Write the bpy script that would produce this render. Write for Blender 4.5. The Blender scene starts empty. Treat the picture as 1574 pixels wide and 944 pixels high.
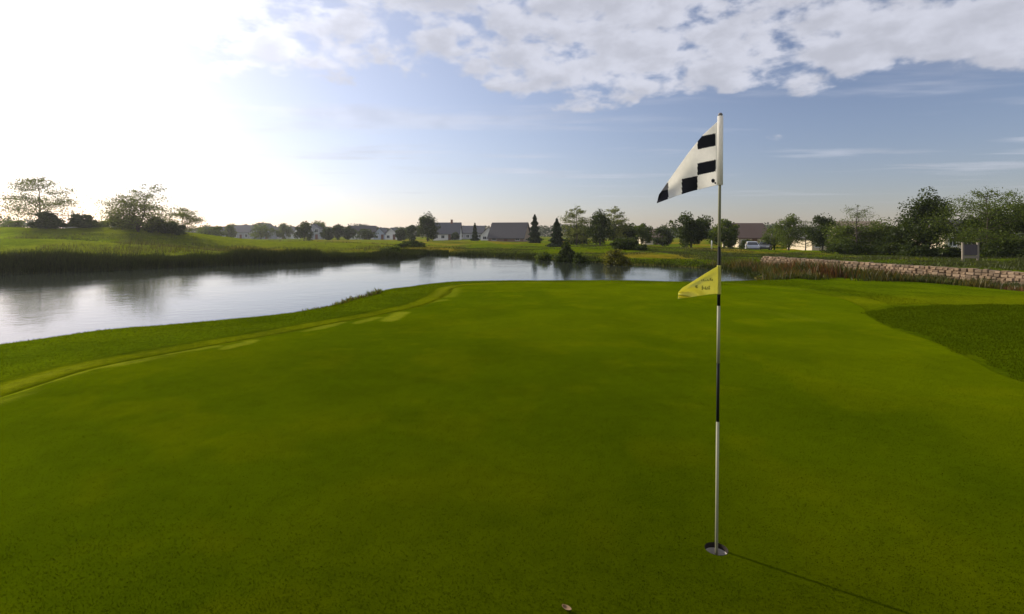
import bpy, bmesh, math, random
import numpy as np
from mathutils import Vector, Matrix

rng = np.random.default_rng(7)
random.seed(7)
R = math.radians
scene = bpy.context.scene
C = scene.collection

# ------------------------------------------------------------------ camera
EYE = 1.547                     # camera height above the green, metres
FPX, HZ, CX = 800.0, 360.0, 787.0   # focal length / horizon row / centre column of the photo
cam = bpy.data.cameras.new('camera')
cam.sensor_width = 36.0
cam.lens = FPX / 1574.0 * 36.0
cam.shift_y = -(472.0 - HZ) / 1574.0
cam.clip_start = 0.05
cam.clip_end = 4000.0
cam_ob = bpy.data.objects.new('camera', cam)
cam_ob.location = (0, 0, EYE)
cam_ob.rotation_euler = (R(90), 0, 0)
C.objects.link(cam_ob)
scene.camera = cam_ob

# ------------------------------------------------------------------ sky, sun, exposure
HAZE = 0.00022
SUN_AZ, SUN_EL = R(-55.0), R(24.0)     # azimuth from +Y towards +X
SUN_DIR = Vector((math.sin(SUN_AZ) * math.cos(SUN_EL), math.cos(SUN_AZ) * math.cos(SUN_EL), math.sin(SUN_EL)))
world = bpy.data.worlds.new('World')
scene.world = world
world.use_nodes = True


class NT:
    """small helper to wire shader nodes"""
    def __init__(self, tree):
        self.t = tree
        tree.nodes.clear()

    def n(self, kind, **kw):
        nd = self.t.nodes.new(kind)
        for k, v in kw.items():
            if k in nd.bl_rna.properties:
                setattr(nd, k, v)
            else:
                raise KeyError(k)
        return nd

    def set(self, sock, v):
        if hasattr(v, 'is_linked') or isinstance(v, bpy.types.NodeSocket):
            self.t.links.new(v, sock)
        else:
            sock.default_value = v

    def math(self, op, a, b=0.0, c=0.0, clamp=False):
        nd = self.n('ShaderNodeMath', operation=op, use_clamp=clamp)
        self.set(nd.inputs[0], a); self.set(nd.inputs[1], b); self.set(nd.inputs[2], c)
        return nd.outputs[0]

    def vmath(self, op, a, b=(0, 0, 0), scale=None):
        nd = self.n('ShaderNodeVectorMath', operation=op)
        self.set(nd.inputs[0], a); self.set(nd.inputs[1], b)
        if scale is not None:
            self.set(nd.inputs['Scale'], scale)
        return nd.outputs['Value' if op in ('DOT_PRODUCT', 'LENGTH') else 'Vector']

    def noise(self, vec, scale, detail=4.0, rough=0.5, dist=0.0):
        nd = self.n('ShaderNodeTexNoise')
        if vec is not None:
            self.set(nd.inputs['Vector'], vec)
        nd.inputs['Scale'].default_value = scale
        nd.inputs['Detail'].default_value = detail
        nd.inputs['Roughness'].default_value = rough
        nd.inputs['Distortion'].default_value = dist
        return nd.outputs['Fac']

    def smooth(self, v, a, b, lo=0.0, hi=1.0):
        nd = self.n('ShaderNodeMapRange', interpolation_type='SMOOTHSTEP')
        self.set(nd.inputs['Value'], v)
        nd.inputs['From Min'].default_value = a; nd.inputs['From Max'].default_value = b
        nd.inputs['To Min'].default_value = lo; nd.inputs['To Max'].default_value = hi
        return nd.outputs['Result']

    def mix(self, fac, a, b, blend='MIX'):
        nd = self.n('ShaderNodeMix', data_type='RGBA', blend_type=blend)
        self.set(nd.inputs[0], fac); self.set(nd.inputs[6], a); self.set(nd.inputs[7], b)
        return nd.outputs[2]

    def comb(self, x, y, z):
        nd = self.n('ShaderNodeCombineXYZ')
        self.set(nd.inputs[0], x); self.set(nd.inputs[1], y); self.set(nd.inputs[2], z)
        return nd.outputs[0]


def build_world():
    g = NT(world.node_tree)
    sky = g.n('ShaderNodeTexSky', sky_type='NISHITA')
    sky.sun_disc = False
    sky.sun_elevation = SUN_EL
    sky.sun_rotation = SUN_AZ
    sky.altitude = 200.0
    sky.air_density = 1.0
    sky.dust_density = 0.6
    sky.ozone_density = 1.6
    tc = g.n('ShaderNodeTexCoord')
    d = g.vmath('NORMALIZE', tc.outputs['Generated'])
    sep = g.n('ShaderNodeSeparateXYZ'); g.set(sep.inputs[0], d)
    x, y, z = sep.outputs
    zc = g.math('MAXIMUM', z, 0.03)
    px = g.math('DIVIDE', x, zc)
    py = g.math('DIVIDE', y, zc)
    p = g.comb(px, py, 0.0)
    cosang = g.math('MAXIMUM', g.vmath('DOT_PRODUCT', d, tuple(SUN_DIR)), 0.0)
    aure = g.math('POWER', cosang, 12.0)       # wide forward-scatter lobe of the moist air round the sun
    # altocumulus deck overhead whose rim runs about 3.3 cloud heights ahead
    edge = g.math('MULTIPLY_ADD', g.math('MAXIMUM', px, 0.0), -0.28, 4.2)
    edge = g.math('SUBTRACT', edge, g.smooth(px, 0.2, -0.6, 0.0, 0.75))
    cover = g.math('SUBTRACT', edge, py)
    cover = g.math('MULTIPLY', g.smooth(cover, -0.9, 0.9), 1.0)
    big = g.noise(g.vmath('ADD', p, (3.1, 0.4, 0.0)), 0.9, 2.0, 0.5)
    dp = g.vmath('MULTIPLY', d, (1.0, 1.0, 1.9))
    cell = g.n('ShaderNodeTexVoronoi', feature='SMOOTH_F1'); cell.inputs['Scale'].default_value = 22.0; cell.inputs['Smoothness'].default_value = 0.9
    warp = g.n('ShaderNodeTexNoise'); warp.inputs['Scale'].default_value = 9.0; warp.inputs['Detail'].default_value = 4.0
    g.set(warp.inputs['Vector'], dp)
    g.set(cell.inputs['Vector'], g.vmath('ADD', dp, g.vmath('SCALE', warp.outputs['Color'], scale=0.10)))
    lump = g.math('SUBTRACT', 0.86, cell.outputs['Distance'])
    puff = g.math('ADD', g.math('MULTIPLY', g.noise(dp, 12.0, 7.0, 0.56, 0.1), 0.78), g.math('MULTIPLY', lump, 0.22))
    puff = g.math('MULTIPLY_ADD', puff, 1.6, -0.30)
    f = g.math('ADD', g.math('MULTIPLY', puff, 0.72), g.math('MULTIPLY', big, 0.28))
    f = g.math('ADD', f, g.math('ADD', g.math('MULTIPLY_ADD', cover, 0.42, -0.315), g.smooth(px, -0.5, 0.6, 0.0, 0.060)))
    deck = g.smooth(f, 0.43, 0.60)
    # thin streaks lower down
    ps = g.comb(g.math('MULTIPLY', px, 0.28), g.math('MULTIPLY', py, 0.9), 4.0)
    st = g.noise(ps, 1.1, 5.0, 0.55, 0.2)
    streak = g.math('MULTIPLY', g.smooth(st, 0.53, 0.72), 0.50)
    low = g.smooth(z, 0.02, 0.12)
    streak = g.math('MULTIPLY', streak, low)
    cl = g.math('MAXIMUM', deck, streak)
    shade = g.noise(g.vmath('ADD', dp, (0.016, -0.008, 0.016)), 12.0, 6.0, 0.54, 0.1)
    body = g.smooth(shade, 0.34, 0.66, 1.42, 1.08)
    glow = g.math('MULTIPLY_ADD', aure, 14.0, 5.2)
    lum = g.math('MULTIPLY', body, glow)
    ccol = g.vmath('SCALE', (0.93, 0.945, 1.06), scale=lum)
    lowsky = g.smooth(z, 0.0, 0.22)
    tint = g.mix(lowsky, (0.85, 0.77, 0.89, 1), (1.06, 0.93, 1.0, 1))
    tinted = g.vmath('MULTIPLY', sky.outputs[0], tint)   # moist, slightly lavender morning air
    base = g.vmath('ADD', tinted, g.vmath('SCALE', (1.0, 0.985, 0.95), scale=g.math('ADD', g.math('MULTIPLY', aure, 1.4), g.math('MULTIPLY', g.math('POWER', cosang, 2.2), 3.5))))
    col = g.mix(g.math('MULTIPLY', cl, 0.86), base, ccol)
    bg = g.n('ShaderNodeBackground')
    g.set(bg.inputs['Color'], col)
    bg.inputs['Strength'].default_value = 0.087
    out = g.n('ShaderNodeOutputWorld')
    g.t.links.new(bg.outputs[0], out.inputs['Surface'])


build_world()
sun = bpy.data.lights.new('sun', 'SUN')
sun.energy = 4.2
sun.angle = R(0.6)
sun.color = (1.0, 0.90, 0.74)
sun_ob = bpy.data.objects.new('sun', sun)
sun_ob.rotation_euler = (-SUN_DIR).to_track_quat('-Z', 'Y').to_euler()
sun_ob.location = (-30, 20, 30)
C.objects.link(sun_ob)

vs = scene.view_settings
vs.view_transform = 'Standard'
vs.look = 'None'
vs.exposure = 0.30
vs.gamma = 1.0
vs.use_curve_mapping = False
scene.cycles.volume_bounces = 1
scene.cycles.max_bounces = 8


# ------------------------------------------------------------------ helpers
def tag(o, label=None, cat=None, group=None, kind=None):
    if label: o['label'] = label
    if cat: o['category'] = cat
    if group: o['group'] = group
    if kind: o['kind'] = kind
    return o


def mesh_np(name, verts, faces, smooth=False, colors=None):
    """verts (n,3), faces (m,k) all the same size -> mesh"""
    verts = np.asarray(verts, dtype=np.float32); faces = np.asarray(faces, dtype=np.int32)
    me = bpy.data.meshes.new(name)
    me.vertices.add(len(verts)); me.vertices.foreach_set('co', verts.ravel())
    k = faces.shape[1]
    me.loops.add(faces.size); me.loops.foreach_set('vertex_index', faces.ravel())
    me.polygons.add(len(faces))
    me.polygons.foreach_set('loop_start', np.arange(0, faces.size, k, dtype=np.int32))
    me.polygons.foreach_set('loop_total', np.full(len(faces), k, dtype=np.int32))
    me.polygons.foreach_set('use_smooth', np.full(len(faces), bool(smooth)))
    if colors is not None:
        a = me.color_attributes.new('Col', 'FLOAT_COLOR', 'POINT')
        c4 = np.ones((len(verts), 4), dtype=np.float32); c4[:, :3] = colors
        a.data.foreach_set('color', c4.ravel())
    me.update(calc_edges=True)
    return me


def link(name, data, mat=None, parent=None, loc=None):
    o = bpy.data.objects.new(name, data)
    C.objects.link(o)
    if mat is not None and data is not None:
        if not data.materials:
            data.materials.append(mat)
    if parent: o.parent = parent
    if loc is not None: o.location = loc
    return o


def empty(name, loc=(0, 0, 0), rz=0.0):
    o = bpy.data.objects.new(name, None)
    o.empty_display_size = 0.2
    o.location = loc; o.rotation_euler = (0, 0, rz)
    C.objects.link(o)
    return o


def bm_obj(name, bm, mat, parent=None, loc=None, smooth=False):
    me = bpy.data.meshes.new(name)
    bmesh.ops.recalc_face_normals(bm, faces=bm.faces)
    bm.to_mesh(me); bm.free()
    if smooth:
        me.polygons.foreach_set('use_smooth', np.full(len(me.polygons), True))
    return link(name, me, mat, parent, loc)


def bm_box(bm, x0, x1, y0, y1, z0, z1, mi=0):
    vs_ = [bm.verts.new(c) for c in ((x0, y0, z0), (x1, y0, z0), (x1, y1, z0), (x0, y1, z0), (x0, y0, z1), (x1, y0, z1), (x1, y1, z1), (x0, y1, z1))]
    fs = []
    for q in ((0, 3, 2, 1), (4, 5, 6, 7), (0, 1, 5, 4), (1, 2, 6, 5), (2, 3, 7, 6), (3, 0, 4, 7)):
        f = bm.faces.new([vs_[i] for i in q]); f.material_index = mi; fs.append(f)
    return vs_, fs


def bm_tube(bm, pts, radii, seg=8, cap=True):
    pts = [Vector(p) for p in pts]
    rings = []
    for i, p in enumerate(pts):
        a = pts[max(i - 1, 0)]; b = pts[min(i + 1, len(pts) - 1)]
        t = (b - a).normalized()
        u = t.orthogonal().normalized() if i == 0 else (u - t * u.dot(t)).normalized()
        w = t.cross(u)
        rings.append([bm.verts.new(p + (u * math.cos(2 * math.pi * k / seg) + w * math.sin(2 * math.pi * k / seg)) * radii[i]) for k in range(seg)])
    for i in range(len(rings) - 1):
        for k in range(seg):
            f = bm.faces.new((rings[i][k], rings[i][(k + 1) % seg], rings[i + 1][(k + 1) % seg], rings[i + 1][k]))
            f.smooth = True
    if cap:
        bm.faces.new(rings[0][::-1]); bm.faces.new(rings[-1])


# ---- value noise for terrain and outlines
_perm = rng.random((64, 64))


def vnoise(x, y):
    x = np.asarray(x, dtype=np.float64); y = np.asarray(y, dtype=np.float64)
    xi = np.floor(x).astype(int); yi = np.floor(y).astype(int)
    fx = x - xi; fy = y - yi
    fx = fx * fx * (3 - 2 * fx); fy = fy * fy * (3 - 2 * fy)
    a = _perm[xi % 64, yi % 64]; b = _perm[(xi + 1) % 64, yi % 64]
    c = _perm[xi % 64, (yi + 1) % 64]; d = _perm[(xi + 1) % 64, (yi + 1) % 64]
    return (a * (1 - fx) + b * fx) * (1 - fy) + (c * (1 - fx) + d * fx) * fy


def fbm(x, y, octv=4):
    s = 0; a = 1.0; t = 0
    for i in range(octv):
        s = s + a * vnoise(np.asarray(x) * 2 ** i + 17.3 * i, np.asarray(y) * 2 ** i + 9.1 * i)
        t += a; a *= 0.5
    return s / t


def sstep(a, b, v):
    t = np.clip((np.asarray(v, dtype=np.float64) - a) / (b - a), 0, 1)
    return t * t * (3 - 2 * t)


def poly_sd(px, py, poly):
    """signed distance, negative inside"""
    px = np.asarray(px, dtype=np.float64).ravel(); py = np.asarray(py, dtype=np.float64).ravel()
    best = np.full(px.shape, 1e18); inside = np.zeros(px.shape, bool)
    n = len(poly)
    for i in range(n):
        ax, ay = poly[i]; bx, by = poly[(i + 1) % n]
        ex, ey = bx - ax, by - ay
        t = np.clip(((px - ax) * ex + (py - ay) * ey) / (ex * ex + ey * ey + 1e-12), 0, 1)
        dx = px - ax - t * ex; dy = py - ay - t * ey
        best = np.minimum(best, dx * dx + dy * dy)
        c = (ay > py) != (by > py)
        with np.errstate(divide='ignore', invalid='ignore'):
            xi = ax + (py - ay) * ex / (ey if abs(ey) > 1e-12 else 1e-12)
        inside ^= c & (px < xi)
    d = np.sqrt(best)
    return np.where(inside, -d, d)


def catmull(pts, n=6, closed=True):
    pts = [np.array(p, float) for p in pts]; out = []
    m = len(pts)
    rngi = range(m) if closed else range(m - 1)
    for i in rngi:
        p0 = pts[(i - 1) % m] if closed else pts[max(i - 1, 0)]
        p1 = pts[i]; p2 = pts[(i + 1) % m]
        p3 = pts[(i + 2) % m] if closed else pts[min(i + 2, m - 1)]
        for k in range(n):
            t = k / n
            out.append(0.5 * ((2 * p1) + (-p0 + p2) * t + (2 * p0 - 5 * p1 + 4 * p2 - p3) * t * t + (-p0 + 3 * p1 - 3 * p2 + p3) * t ** 3))
    if not closed: out.append(pts[-1])
    return np.array(out)


def line_d(px, py, pts):
    """distance to an open polyline"""
    best = np.full(np.asarray(px).shape, 1e18)
    for (ax, ay), (bx, by) in zip(pts[:-1], pts[1:]):
        ex, ey = bx - ax, by - ay
        t = np.clip(((px - ax) * ex + (py - ay) * ey) / (ex * ex + ey * ey + 1e-12), 0, 1)
        best = np.minimum(best, (px - ax - t * ex) ** 2 + (py - ay - t * ey) ** 2)
    return np.sqrt(best)


def spot(px, dist):
    """X for a thing seen in photo column px standing dist metres ahead"""
    return (px - CX) / FPX * dist


def gp(px, py, z=0.0):
    """ground point of level z under a photo pixel"""
    dist = FPX * (EYE - z) / (py - HZ)
    return (spot(px, dist), dist)


def height_at(py, dist):
    return EYE + (HZ - py) * dist / FPX


# ------------------------------------------------------------------ materials
def new_mat(name):
    m = bpy.data.materials.new(name); m.use_nodes = True
    return m, NT(m.node_tree)


def principled(g, **kw):
    b = g.n('ShaderNodeBsdfPrincipled')
    for k, v in kw.items():
        g.set(b.inputs[k], v)
    o = g.n('ShaderNodeOutputMaterial')
    g.t.links.new(b.outputs[0], o.inputs['Surface'])
    return b


def plain(name, col, rough=0.6, var=0.12, scale=6.0, bump=0.0, metallic=0.0, spec=0.4):
    m, g = new_mat(name)
    tc = g.n('ShaderNodeTexCoord')
    n = g.noise(tc.outputs['Object'], scale, 5.0, 0.6)
    dark = tuple(c * (1 - var) for c in col) + (1,); lite = tuple(min(1, c * (1 + var)) for c in col) + (1,)
    c = g.mix(n, dark, lite)
    b = principled(g, **{'Base Color': c, 'Roughness': rough, 'Metallic': metallic, 'Specular IOR Level': spec})
    if bump:
        bp = g.n('ShaderNodeBump'); bp.inputs['Strength'].default_value = bump; bp.inputs['Distance'].default_value = 0.02
        g.set(bp.inputs['Height'], n); g.t.links.new(bp.outputs[0], b.inputs['Normal'])
    return m


def turf(name, fine_scale, bump_d, mott=0.25, sheen=0.36):
    """mown grass: vertex colour is the kind of turf, noise gives mottling and blade grain"""
    m, g = new_mat(name)
    tc = g.n('ShaderNodeTexCoord')
    pos = tc.outputs['Object']
    att = g.n('ShaderNodeAttribute', attribute_name='Col')
    big = g.noise(pos, 0.8, 4.0, 0.55, 0.3)
    mid = g.noise(pos, 7.0, 4.0, 0.6)
    fine = g.noise(pos, fine_scale, 3.0, 0.65)
    grain = g.noise(pos, fine_scale * 0.33, 3.0, 0.7)
    fac = g.math('ADD', g.math('MULTIPLY', big, 0.42), g.math('ADD', g.math('MULTIPLY', mid, 0.26), g.math('MULTIPLY', grain, 0.32)))
    lo = g.mix(1.0, att.outputs['Color'], (1 - mott * 1.0, 1 - mott * 0.85, 1 - mott, 1), 'MULTIPLY')
    hi = g.mix(1.0, att.outputs['Color'], (1 + mott * 1.0, 1 + mott * 0.85, 1 + mott * 0.5, 1), 'MULTIPLY')
    col = g.mix(g.smooth(fac, 0.33, 0.67), lo, hi)
    b = g.n('ShaderNodeBsdfPrincipled')
    g.set(b.inputs['Base Color'], col)
    b.inputs['Roughness'].default_value = 0.8; b.inputs['Specular IOR Level'].default_value = 0.0
    b.inputs['Sheen Weight'].default_value = sheen; b.inputs['Sheen Roughness'].default_value = 0.35; g.set(b.inputs['Sheen Tint'], g.mix(1.0, col, (26.0, 25.0, 4.0, 1), 'MULTIPLY'))
    # light that comes through the standing blades: a broad forward lobe in the colour of the grass
    gl = g.n('ShaderNodeBsdfGlossy'); gl.inputs['Roughness'].default_value = 0.68
    g.set(gl.inputs['Color'], g.mix(1.0, col, (5.5, 5.3, 2.0, 1), 'MULTIPLY'))
    mxs = g.n('ShaderNodeMixShader'); mxs.inputs[0].default_value = 0.25
    g.t.links.new(b.outputs[0], mxs.inputs[1]); g.t.links.new(gl.outputs[0], mxs.inputs[2])
    outm = g.n('ShaderNodeOutputMaterial'); g.t.links.new(mxs.outputs[0], outm.inputs['Surface'])
    bp = g.n('ShaderNodeBump'); bp.inputs['Strength'].default_value = 0.7; bp.inputs['Distance'].default_value = bump_d
    h = g.math('ADD', fine, g.math('MULTIPLY', g.noise(pos, fine_scale * 0.21, 2.0, 0.6), 0.5))
    g.set(bp.inputs['Height'], h)
    g.t.links.new(bp.outputs[0], b.inputs['Normal']); g.t.links.new(bp.outputs[0], gl.inputs['Normal'])
    return m


def foliage(name, col, trans=0.45, var=0.35, tip=(1.25, 1.15, 0.9), gloss=0.012):
    """leaves: each leaf (mesh island) has its own tint, part of the light passes through"""
    m, g = new_mat(name)
    geo = g.n('ShaderNodeNewGeometry')
    r = geo.outputs['Random Per Island']
    lo = tuple(c * (1 - var) for c in col) + (1,)
    hi = tuple(c * (1 + var) * t for c, t in zip(col, tip)) + (1,)
    c = g.mix(r, lo, hi)
    d = g.n('ShaderNodeBsdfDiffuse'); g.set(d.inputs['Color'], c)
    t = g.n('ShaderNodeBsdfTranslucent'); g.set(t.inputs['Color'], g.mix(1.0, c, (1.5, 1.45, 0.6, 1), 'MULTIPLY'))
    gl = g.n('ShaderNodeBsdfGlossy'); gl.inputs['Roughness'].default_value = 0.45; gl.inputs['Color'].default_value = (0.9, 0.9, 0.9, 1)
    mx = g.n('ShaderNodeMixShader'); mx.inputs[0].default_value = trans
    g.t.links.new(d.outputs[0], mx.inputs[1]); g.t.links.new(t.outputs[0], mx.inputs[2])
    mx2 = g.n('ShaderNodeMixShader'); mx2.inputs[0].default_value = gloss
    g.t.links.new(mx.outputs[0], mx2.inputs[1]); g.t.links.new(gl.outputs[0], mx2.inputs[2])
    o = g.n('ShaderNodeOutputMaterial'); g.t.links.new(mx2.outputs[0], o.inputs['Surface'])
    return m


def cloth(name, col, trans=0.35):
    m, g = new_mat(name)
    tc = g.n('ShaderNodeTexCoord')
    n = g.noise(tc.outputs['Object'], 60.0, 4.0, 0.6)
    c = g.mix(n, tuple(x * 0.9 for x in col) + (1,), tuple(min(1, x * 1.08) for x in col) + (1,))
    d = g.n('ShaderNodeBsdfDiffuse'); g.set(d.inputs['Color'], c)
    t = g.n('ShaderNodeBsdfTranslucent'); g.set(t.inputs['Color'], c)
    mx = g.n('ShaderNodeMixShader'); mx.inputs[0].default_value = trans
    g.t.links.new(d.outputs[0], mx.inputs[1]); g.t.links.new(t.outputs[0], mx.inputs[2])
    o = g.n('ShaderNodeOutputMaterial'); g.t.links.new(mx.outputs[0], o.inputs['Surface'])
    return m


M = {}
M['green'] = turf('putting_green_turf', 420.0, 0.005, mott=0.24)
M['ground'] = turf('grassland', 45.0, 0.05, mott=0.38, sheen=0.30)
M['bark'] = plain('bark', (0.055, 0.042, 0.032), 0.9, 0.3, 9.0, 0.4)
M['leaf_dark'] = foliage('leaf_dark', (0.031, 0.048, 0.010), 0.36)
M['leaf_mid'] = foliage('leaf_mid', (0.060, 0.088, 0.016), 0.46)
M['leaf_airy'] = foliage('leaf_airy', (0.085, 0.105, 0.036), 0.50)
M['leaf_conifer'] = foliage('leaf_conifer', (0.022, 0.038, 0.014), 0.12)
M['leaf_yellow'] = foliage('leaf_yellow', (0.090, 0.095, 0.014), 0.45)
M['reed'] = foliage('reed', (0.026, 0.036, 0.005), 0.20, 0.4)
M['meadow'] = foliage('meadow_blade', (0.055, 0.060, 0.010), 0.35, 0.4)
M['weed'] = foliage('weed_blade', (0.060, 0.060, 0.012), 0.35, 0.45, (1.35, 1.0, 0.9))
M['weed_red'] = foliage('weed_red', (0.075, 0.036, 0.014), 0.3, 0.4)
M['rough'] = foliage('rough_blade', (0.032, 0.046, 0.0005), 0.45, 0.35, gloss=0.0)
M['weed_green'] = foliage('weed_green', (0.034, 0.044, 0.009), 0.25, 0.4)
M['blade'] = foliage('green_blade', (0.023, 0.033, 0.0005), 0.50, 0.22, gloss=0.0)
M['wood_far'] = foliage('distant_wood_leaf', (0.030, 0.042, 0.018), 0.20)

# ------------------------------------------------------------------ terrain
WATER_Z = -0.70
near_shore = [(-60, -14), (-30, -9.0), (-16, -1.5), (-11.5, 4.0), (-9.3, 7.3), (-7.9, 9.6), (-6.2, 11.0), (-5.3, 12.3),
              (-4.9, 14.6), (-4.4, 16.6), (-2.6, 18.9), (0.5, 19.5), (4, 19.5), (7.4, 19.3), (9.8, 20.3)]
far_shore = [gp(1163, 431, WATER_Z), gp(1150, 422, WATER_Z), gp(1100, 414, WATER_Z), gp(1020, 409, WATER_Z), gp(950, 406, WATER_Z),
             gp(860, 400, WATER_Z), gp(800, 396.5, WATER_Z), gp(730, 393.5, WATER_Z), gp(670, 392, WATER_Z), gp(648, 392.5, WATER_Z),
             gp(634, 396.5, WATER_Z), gp(560, 399.5, WATER_Z), gp(450, 403.8, WATER_Z), gp(300, 410, WATER_Z), gp(150, 416.5, WATER_Z),
             gp(0, 422, WATER_Z), gp(-130, 428, WATER_Z), (-46, 18), (-64, 4)]
pond_poly = catmull(near_shore + far_shore, 6)
_px, _py = pond_poly[:, 0].copy(), pond_poly[:, 1].copy()
pond_poly[:, 0] += (fbm(_px * 0.9, _py * 0.9) - 0.5) * 0.5
pond_poly[:, 1] += (fbm(_px * 0.9 + 40, _py * 0.9) - 0.5) * 0.5

CUP = gp(1101.0, 845.0, 0.0)
green_edge = catmull([gp(0, 606), gp(150, 562), gp(300, 533), gp(400, 515), gp(500, 497), gp(600, 480), gp(660, 466), (-1.63, 13.6),
                      (-1.60, 15.5), (-0.4, 16.7), (2.3, 16.9), (5.4, 16.7), (7.3, 16.1), (8.05, 14.9), (8.05, 13.4), (7.85, 12.1), (7.35, 10.85),
                      (6.95, 10.2), (6.72, 9.7), (6.38, 8.8), (6.3, 8.25), (6.15, 7.5), (5.85, 6.6), (5.5, 5.6), (5.7, 4), (5.9, 2), (5.4, -1), (3, -3.3), (-1, -4.3), (-4, -3),
                      (-5.4, 0), (-5.15, 3)], 8)
rough_finger = catmull([(6.76, 9.75), (7.0, 10.3), (7.5, 10.8), (8.6, 11.3), (9.8, 11.5), (11.5, 11.5), (15, 11.2), (15, 3), (8.5, 2.0), (5.9, 3.5), (5.55, 5.6), (5.9, 6.6), (6.2, 7.5), (6.35, 8.25), (6.42, 8.8)], 6)

WALL_A = np.array((19.9, 19.3)); WALL_B = np.array((16.9, 35.0))


def terrain(x, y):
    x = np.asarray(x, dtype=np.float64); y = np.asarray(y, dtype=np.float64)
    shp = x.shape
    x = x.ravel(); y = y.ravel()
    d = poly_sd(x, y, pond_poly)
    und = (fbm(x * 0.16, y * 0.16, 2) - 0.5) * 0.10
    land = -0.03 + und - sstep(20, 46, y) * 0.50
    far = sstep(14, 40, y)
    land += far * (fbm(x * 0.07 + 5, y * 0.07, 4) - 0.5) * (0.25 + 0.65 * sstep(2, 14, d))
    land += far * (fbm(x * 0.32 + 5, y * 0.32, 3) - 0.5) * 0.22
    # left mounds
    m1 = sstep(-39, -58, x) * np.exp(-((y - 78) / 16.0) ** 2) * 3.0
    m2 = np.exp(-((x + 44) / 11.0) ** 2 - ((y - 58) / 6.0) ** 2) * 0.9
    m3 = np.exp(-((x + 66) / 13.0) ** 2 - ((y - 56) / 4.5) ** 2) * 0.8
    m4 = np.exp(-((x + 36) / 16.0) ** 2 - ((y - 88) / 9.0) ** 2) * 0.7
    # knolls across the pond
    m5 = np.exp(-((x + 12.0) / 5) ** 2 - ((y - 63) / 4.0) ** 2) * 0.4
    m6 = np.exp(-((x - 14) / 9.0) ** 2 - ((y - 62) / 7.0) ** 2) * 0.45
    m7 = np.exp(-((x - 1) / 9.0) ** 2 - ((y - 70) / 9.0) ** 2) * 0.35
    land += m1 + m2 + m3 + m4 + m5 + m6 + m7
    # street level behind the right-hand lawn
    land -= sstep(62, 82, y) * sstep(22, 34, x) * 0.55
    # bed below the stone wall, to its left
    wd = WALL_B - WALL_A; L = np.hypot(*wd); wd = wd / L
    nrm = np.array((-wd[1], wd[0]))       # points left of the wall
    s = (x - WALL_A[0]) * wd[0] + (y - WALL_A[1]) * wd[1]
    n = (x - WALL_A[0]) * nrm[0] + (y - WALL_A[1]) * nrm[1]
    inwall = sstep(-8, -4, s) * sstep(L + 3.5, L - 0.5, s)
    drop = sstep(-0.46, -0.22, n) * sstep(7.5, 1.6, n) * inwall
    land -= drop * 0.55
    land += sstep(-0.2, -0.46, n) * sstep(-14, -3, n) * inwall * 0.12
    wbank = np.where(y > 22, 1.5, 1.7) + np.zeros_like(x)
    t = np.clip(d / wbank, 0, 1)
    ease = 1 - (1 - t) ** 2
    z = np.where(d > 0, WATER_Z + (land - WATER_Z) * ease, WATER_Z + 0.45 * np.maximum(d, -2.2))
    return z.reshape(shp)


def tz(x, y):
    return float(terrain(np.array([x]), np.array([y]))[0])


def grow(a, b, step, ratio, maxv):
    out = [a]; s = step; v = a; sgn = 1 if b > a else -1
    while (b - v) * sgn > 0:
        s = min(s * ratio, maxv); v += s * sgn; out.append(v)
    return np.array(out[1:])


FAR = 900.0
xs = np.concatenate([grow(-13, -FAR, 0.075, 1.045, 25)[::-1], np.arange(-13, 13.01, 0.09), np.arange(13.1, 22.0, 0.13), grow(22, FAR, 0.13, 1.05, 25)])
ys = np.concatenate([grow(-2, -120, 0.2, 1.2, 20)[::-1], np.arange(-2, 20.01, 0.09), np.arange(20.1, 37.0, 0.13), grow(37, FAR, 0.15, 1.03, 25)])
GX, GY = np.meshgrid(xs, ys)
GZ = terrain(GX, GY)
nx, ny = len(xs), len(ys)
gx, gy = GX.ravel(), GY.ravel()
gd = poly_sd(gx, gy, green_edge)
pd = poly_sd(gx, gy, pond_poly)
fd = poly_sd(gx, gy, rough_finger)


def lerp(a, b, t):
    return a + (np.asarray(b) - a) * np.asarray(t)[:, None]


# colour of each kind of turf (albedo), laid out where it grows
COL_COLLAR = np.array((0.030, 0.037, 0.001)); COL_ROUGH = np.array((0.018, 0.028, 0.0008)); COL_FAIR = np.array((0.024, 0.034, 0.001))
COL_MEADOW = np.array((0.029, 0.036, 0.003)); COL_DRY = np.array((0.050, 0.037, 0.012)); COL_MUD = np.array((0.050, 0.042, 0.026))
COL_CUT = np.array((0.011, 0.015, 0.0005)); COL_PALE = np.array((0.046, 0.051, 0.009))
for _c in (COL_COLLAR, COL_ROUGH, COL_FAIR, COL_MEADOW, COL_DRY, COL_CUT):
    _c *= 0.85
n1 = fbm(gx * 0.5, gy * 0.5, 4); n2 = fbm(gx * 0.09 + 3, gy * 0.09, 4); n3 = fbm(gx * 2.3, gy * 2.3, 3)
col = np.tile(COL_ROUGH, (len(gx), 1))
col = lerp(col, COL_FAIR, sstep(0.35, 0.65, n1) * 0.6)
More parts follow.
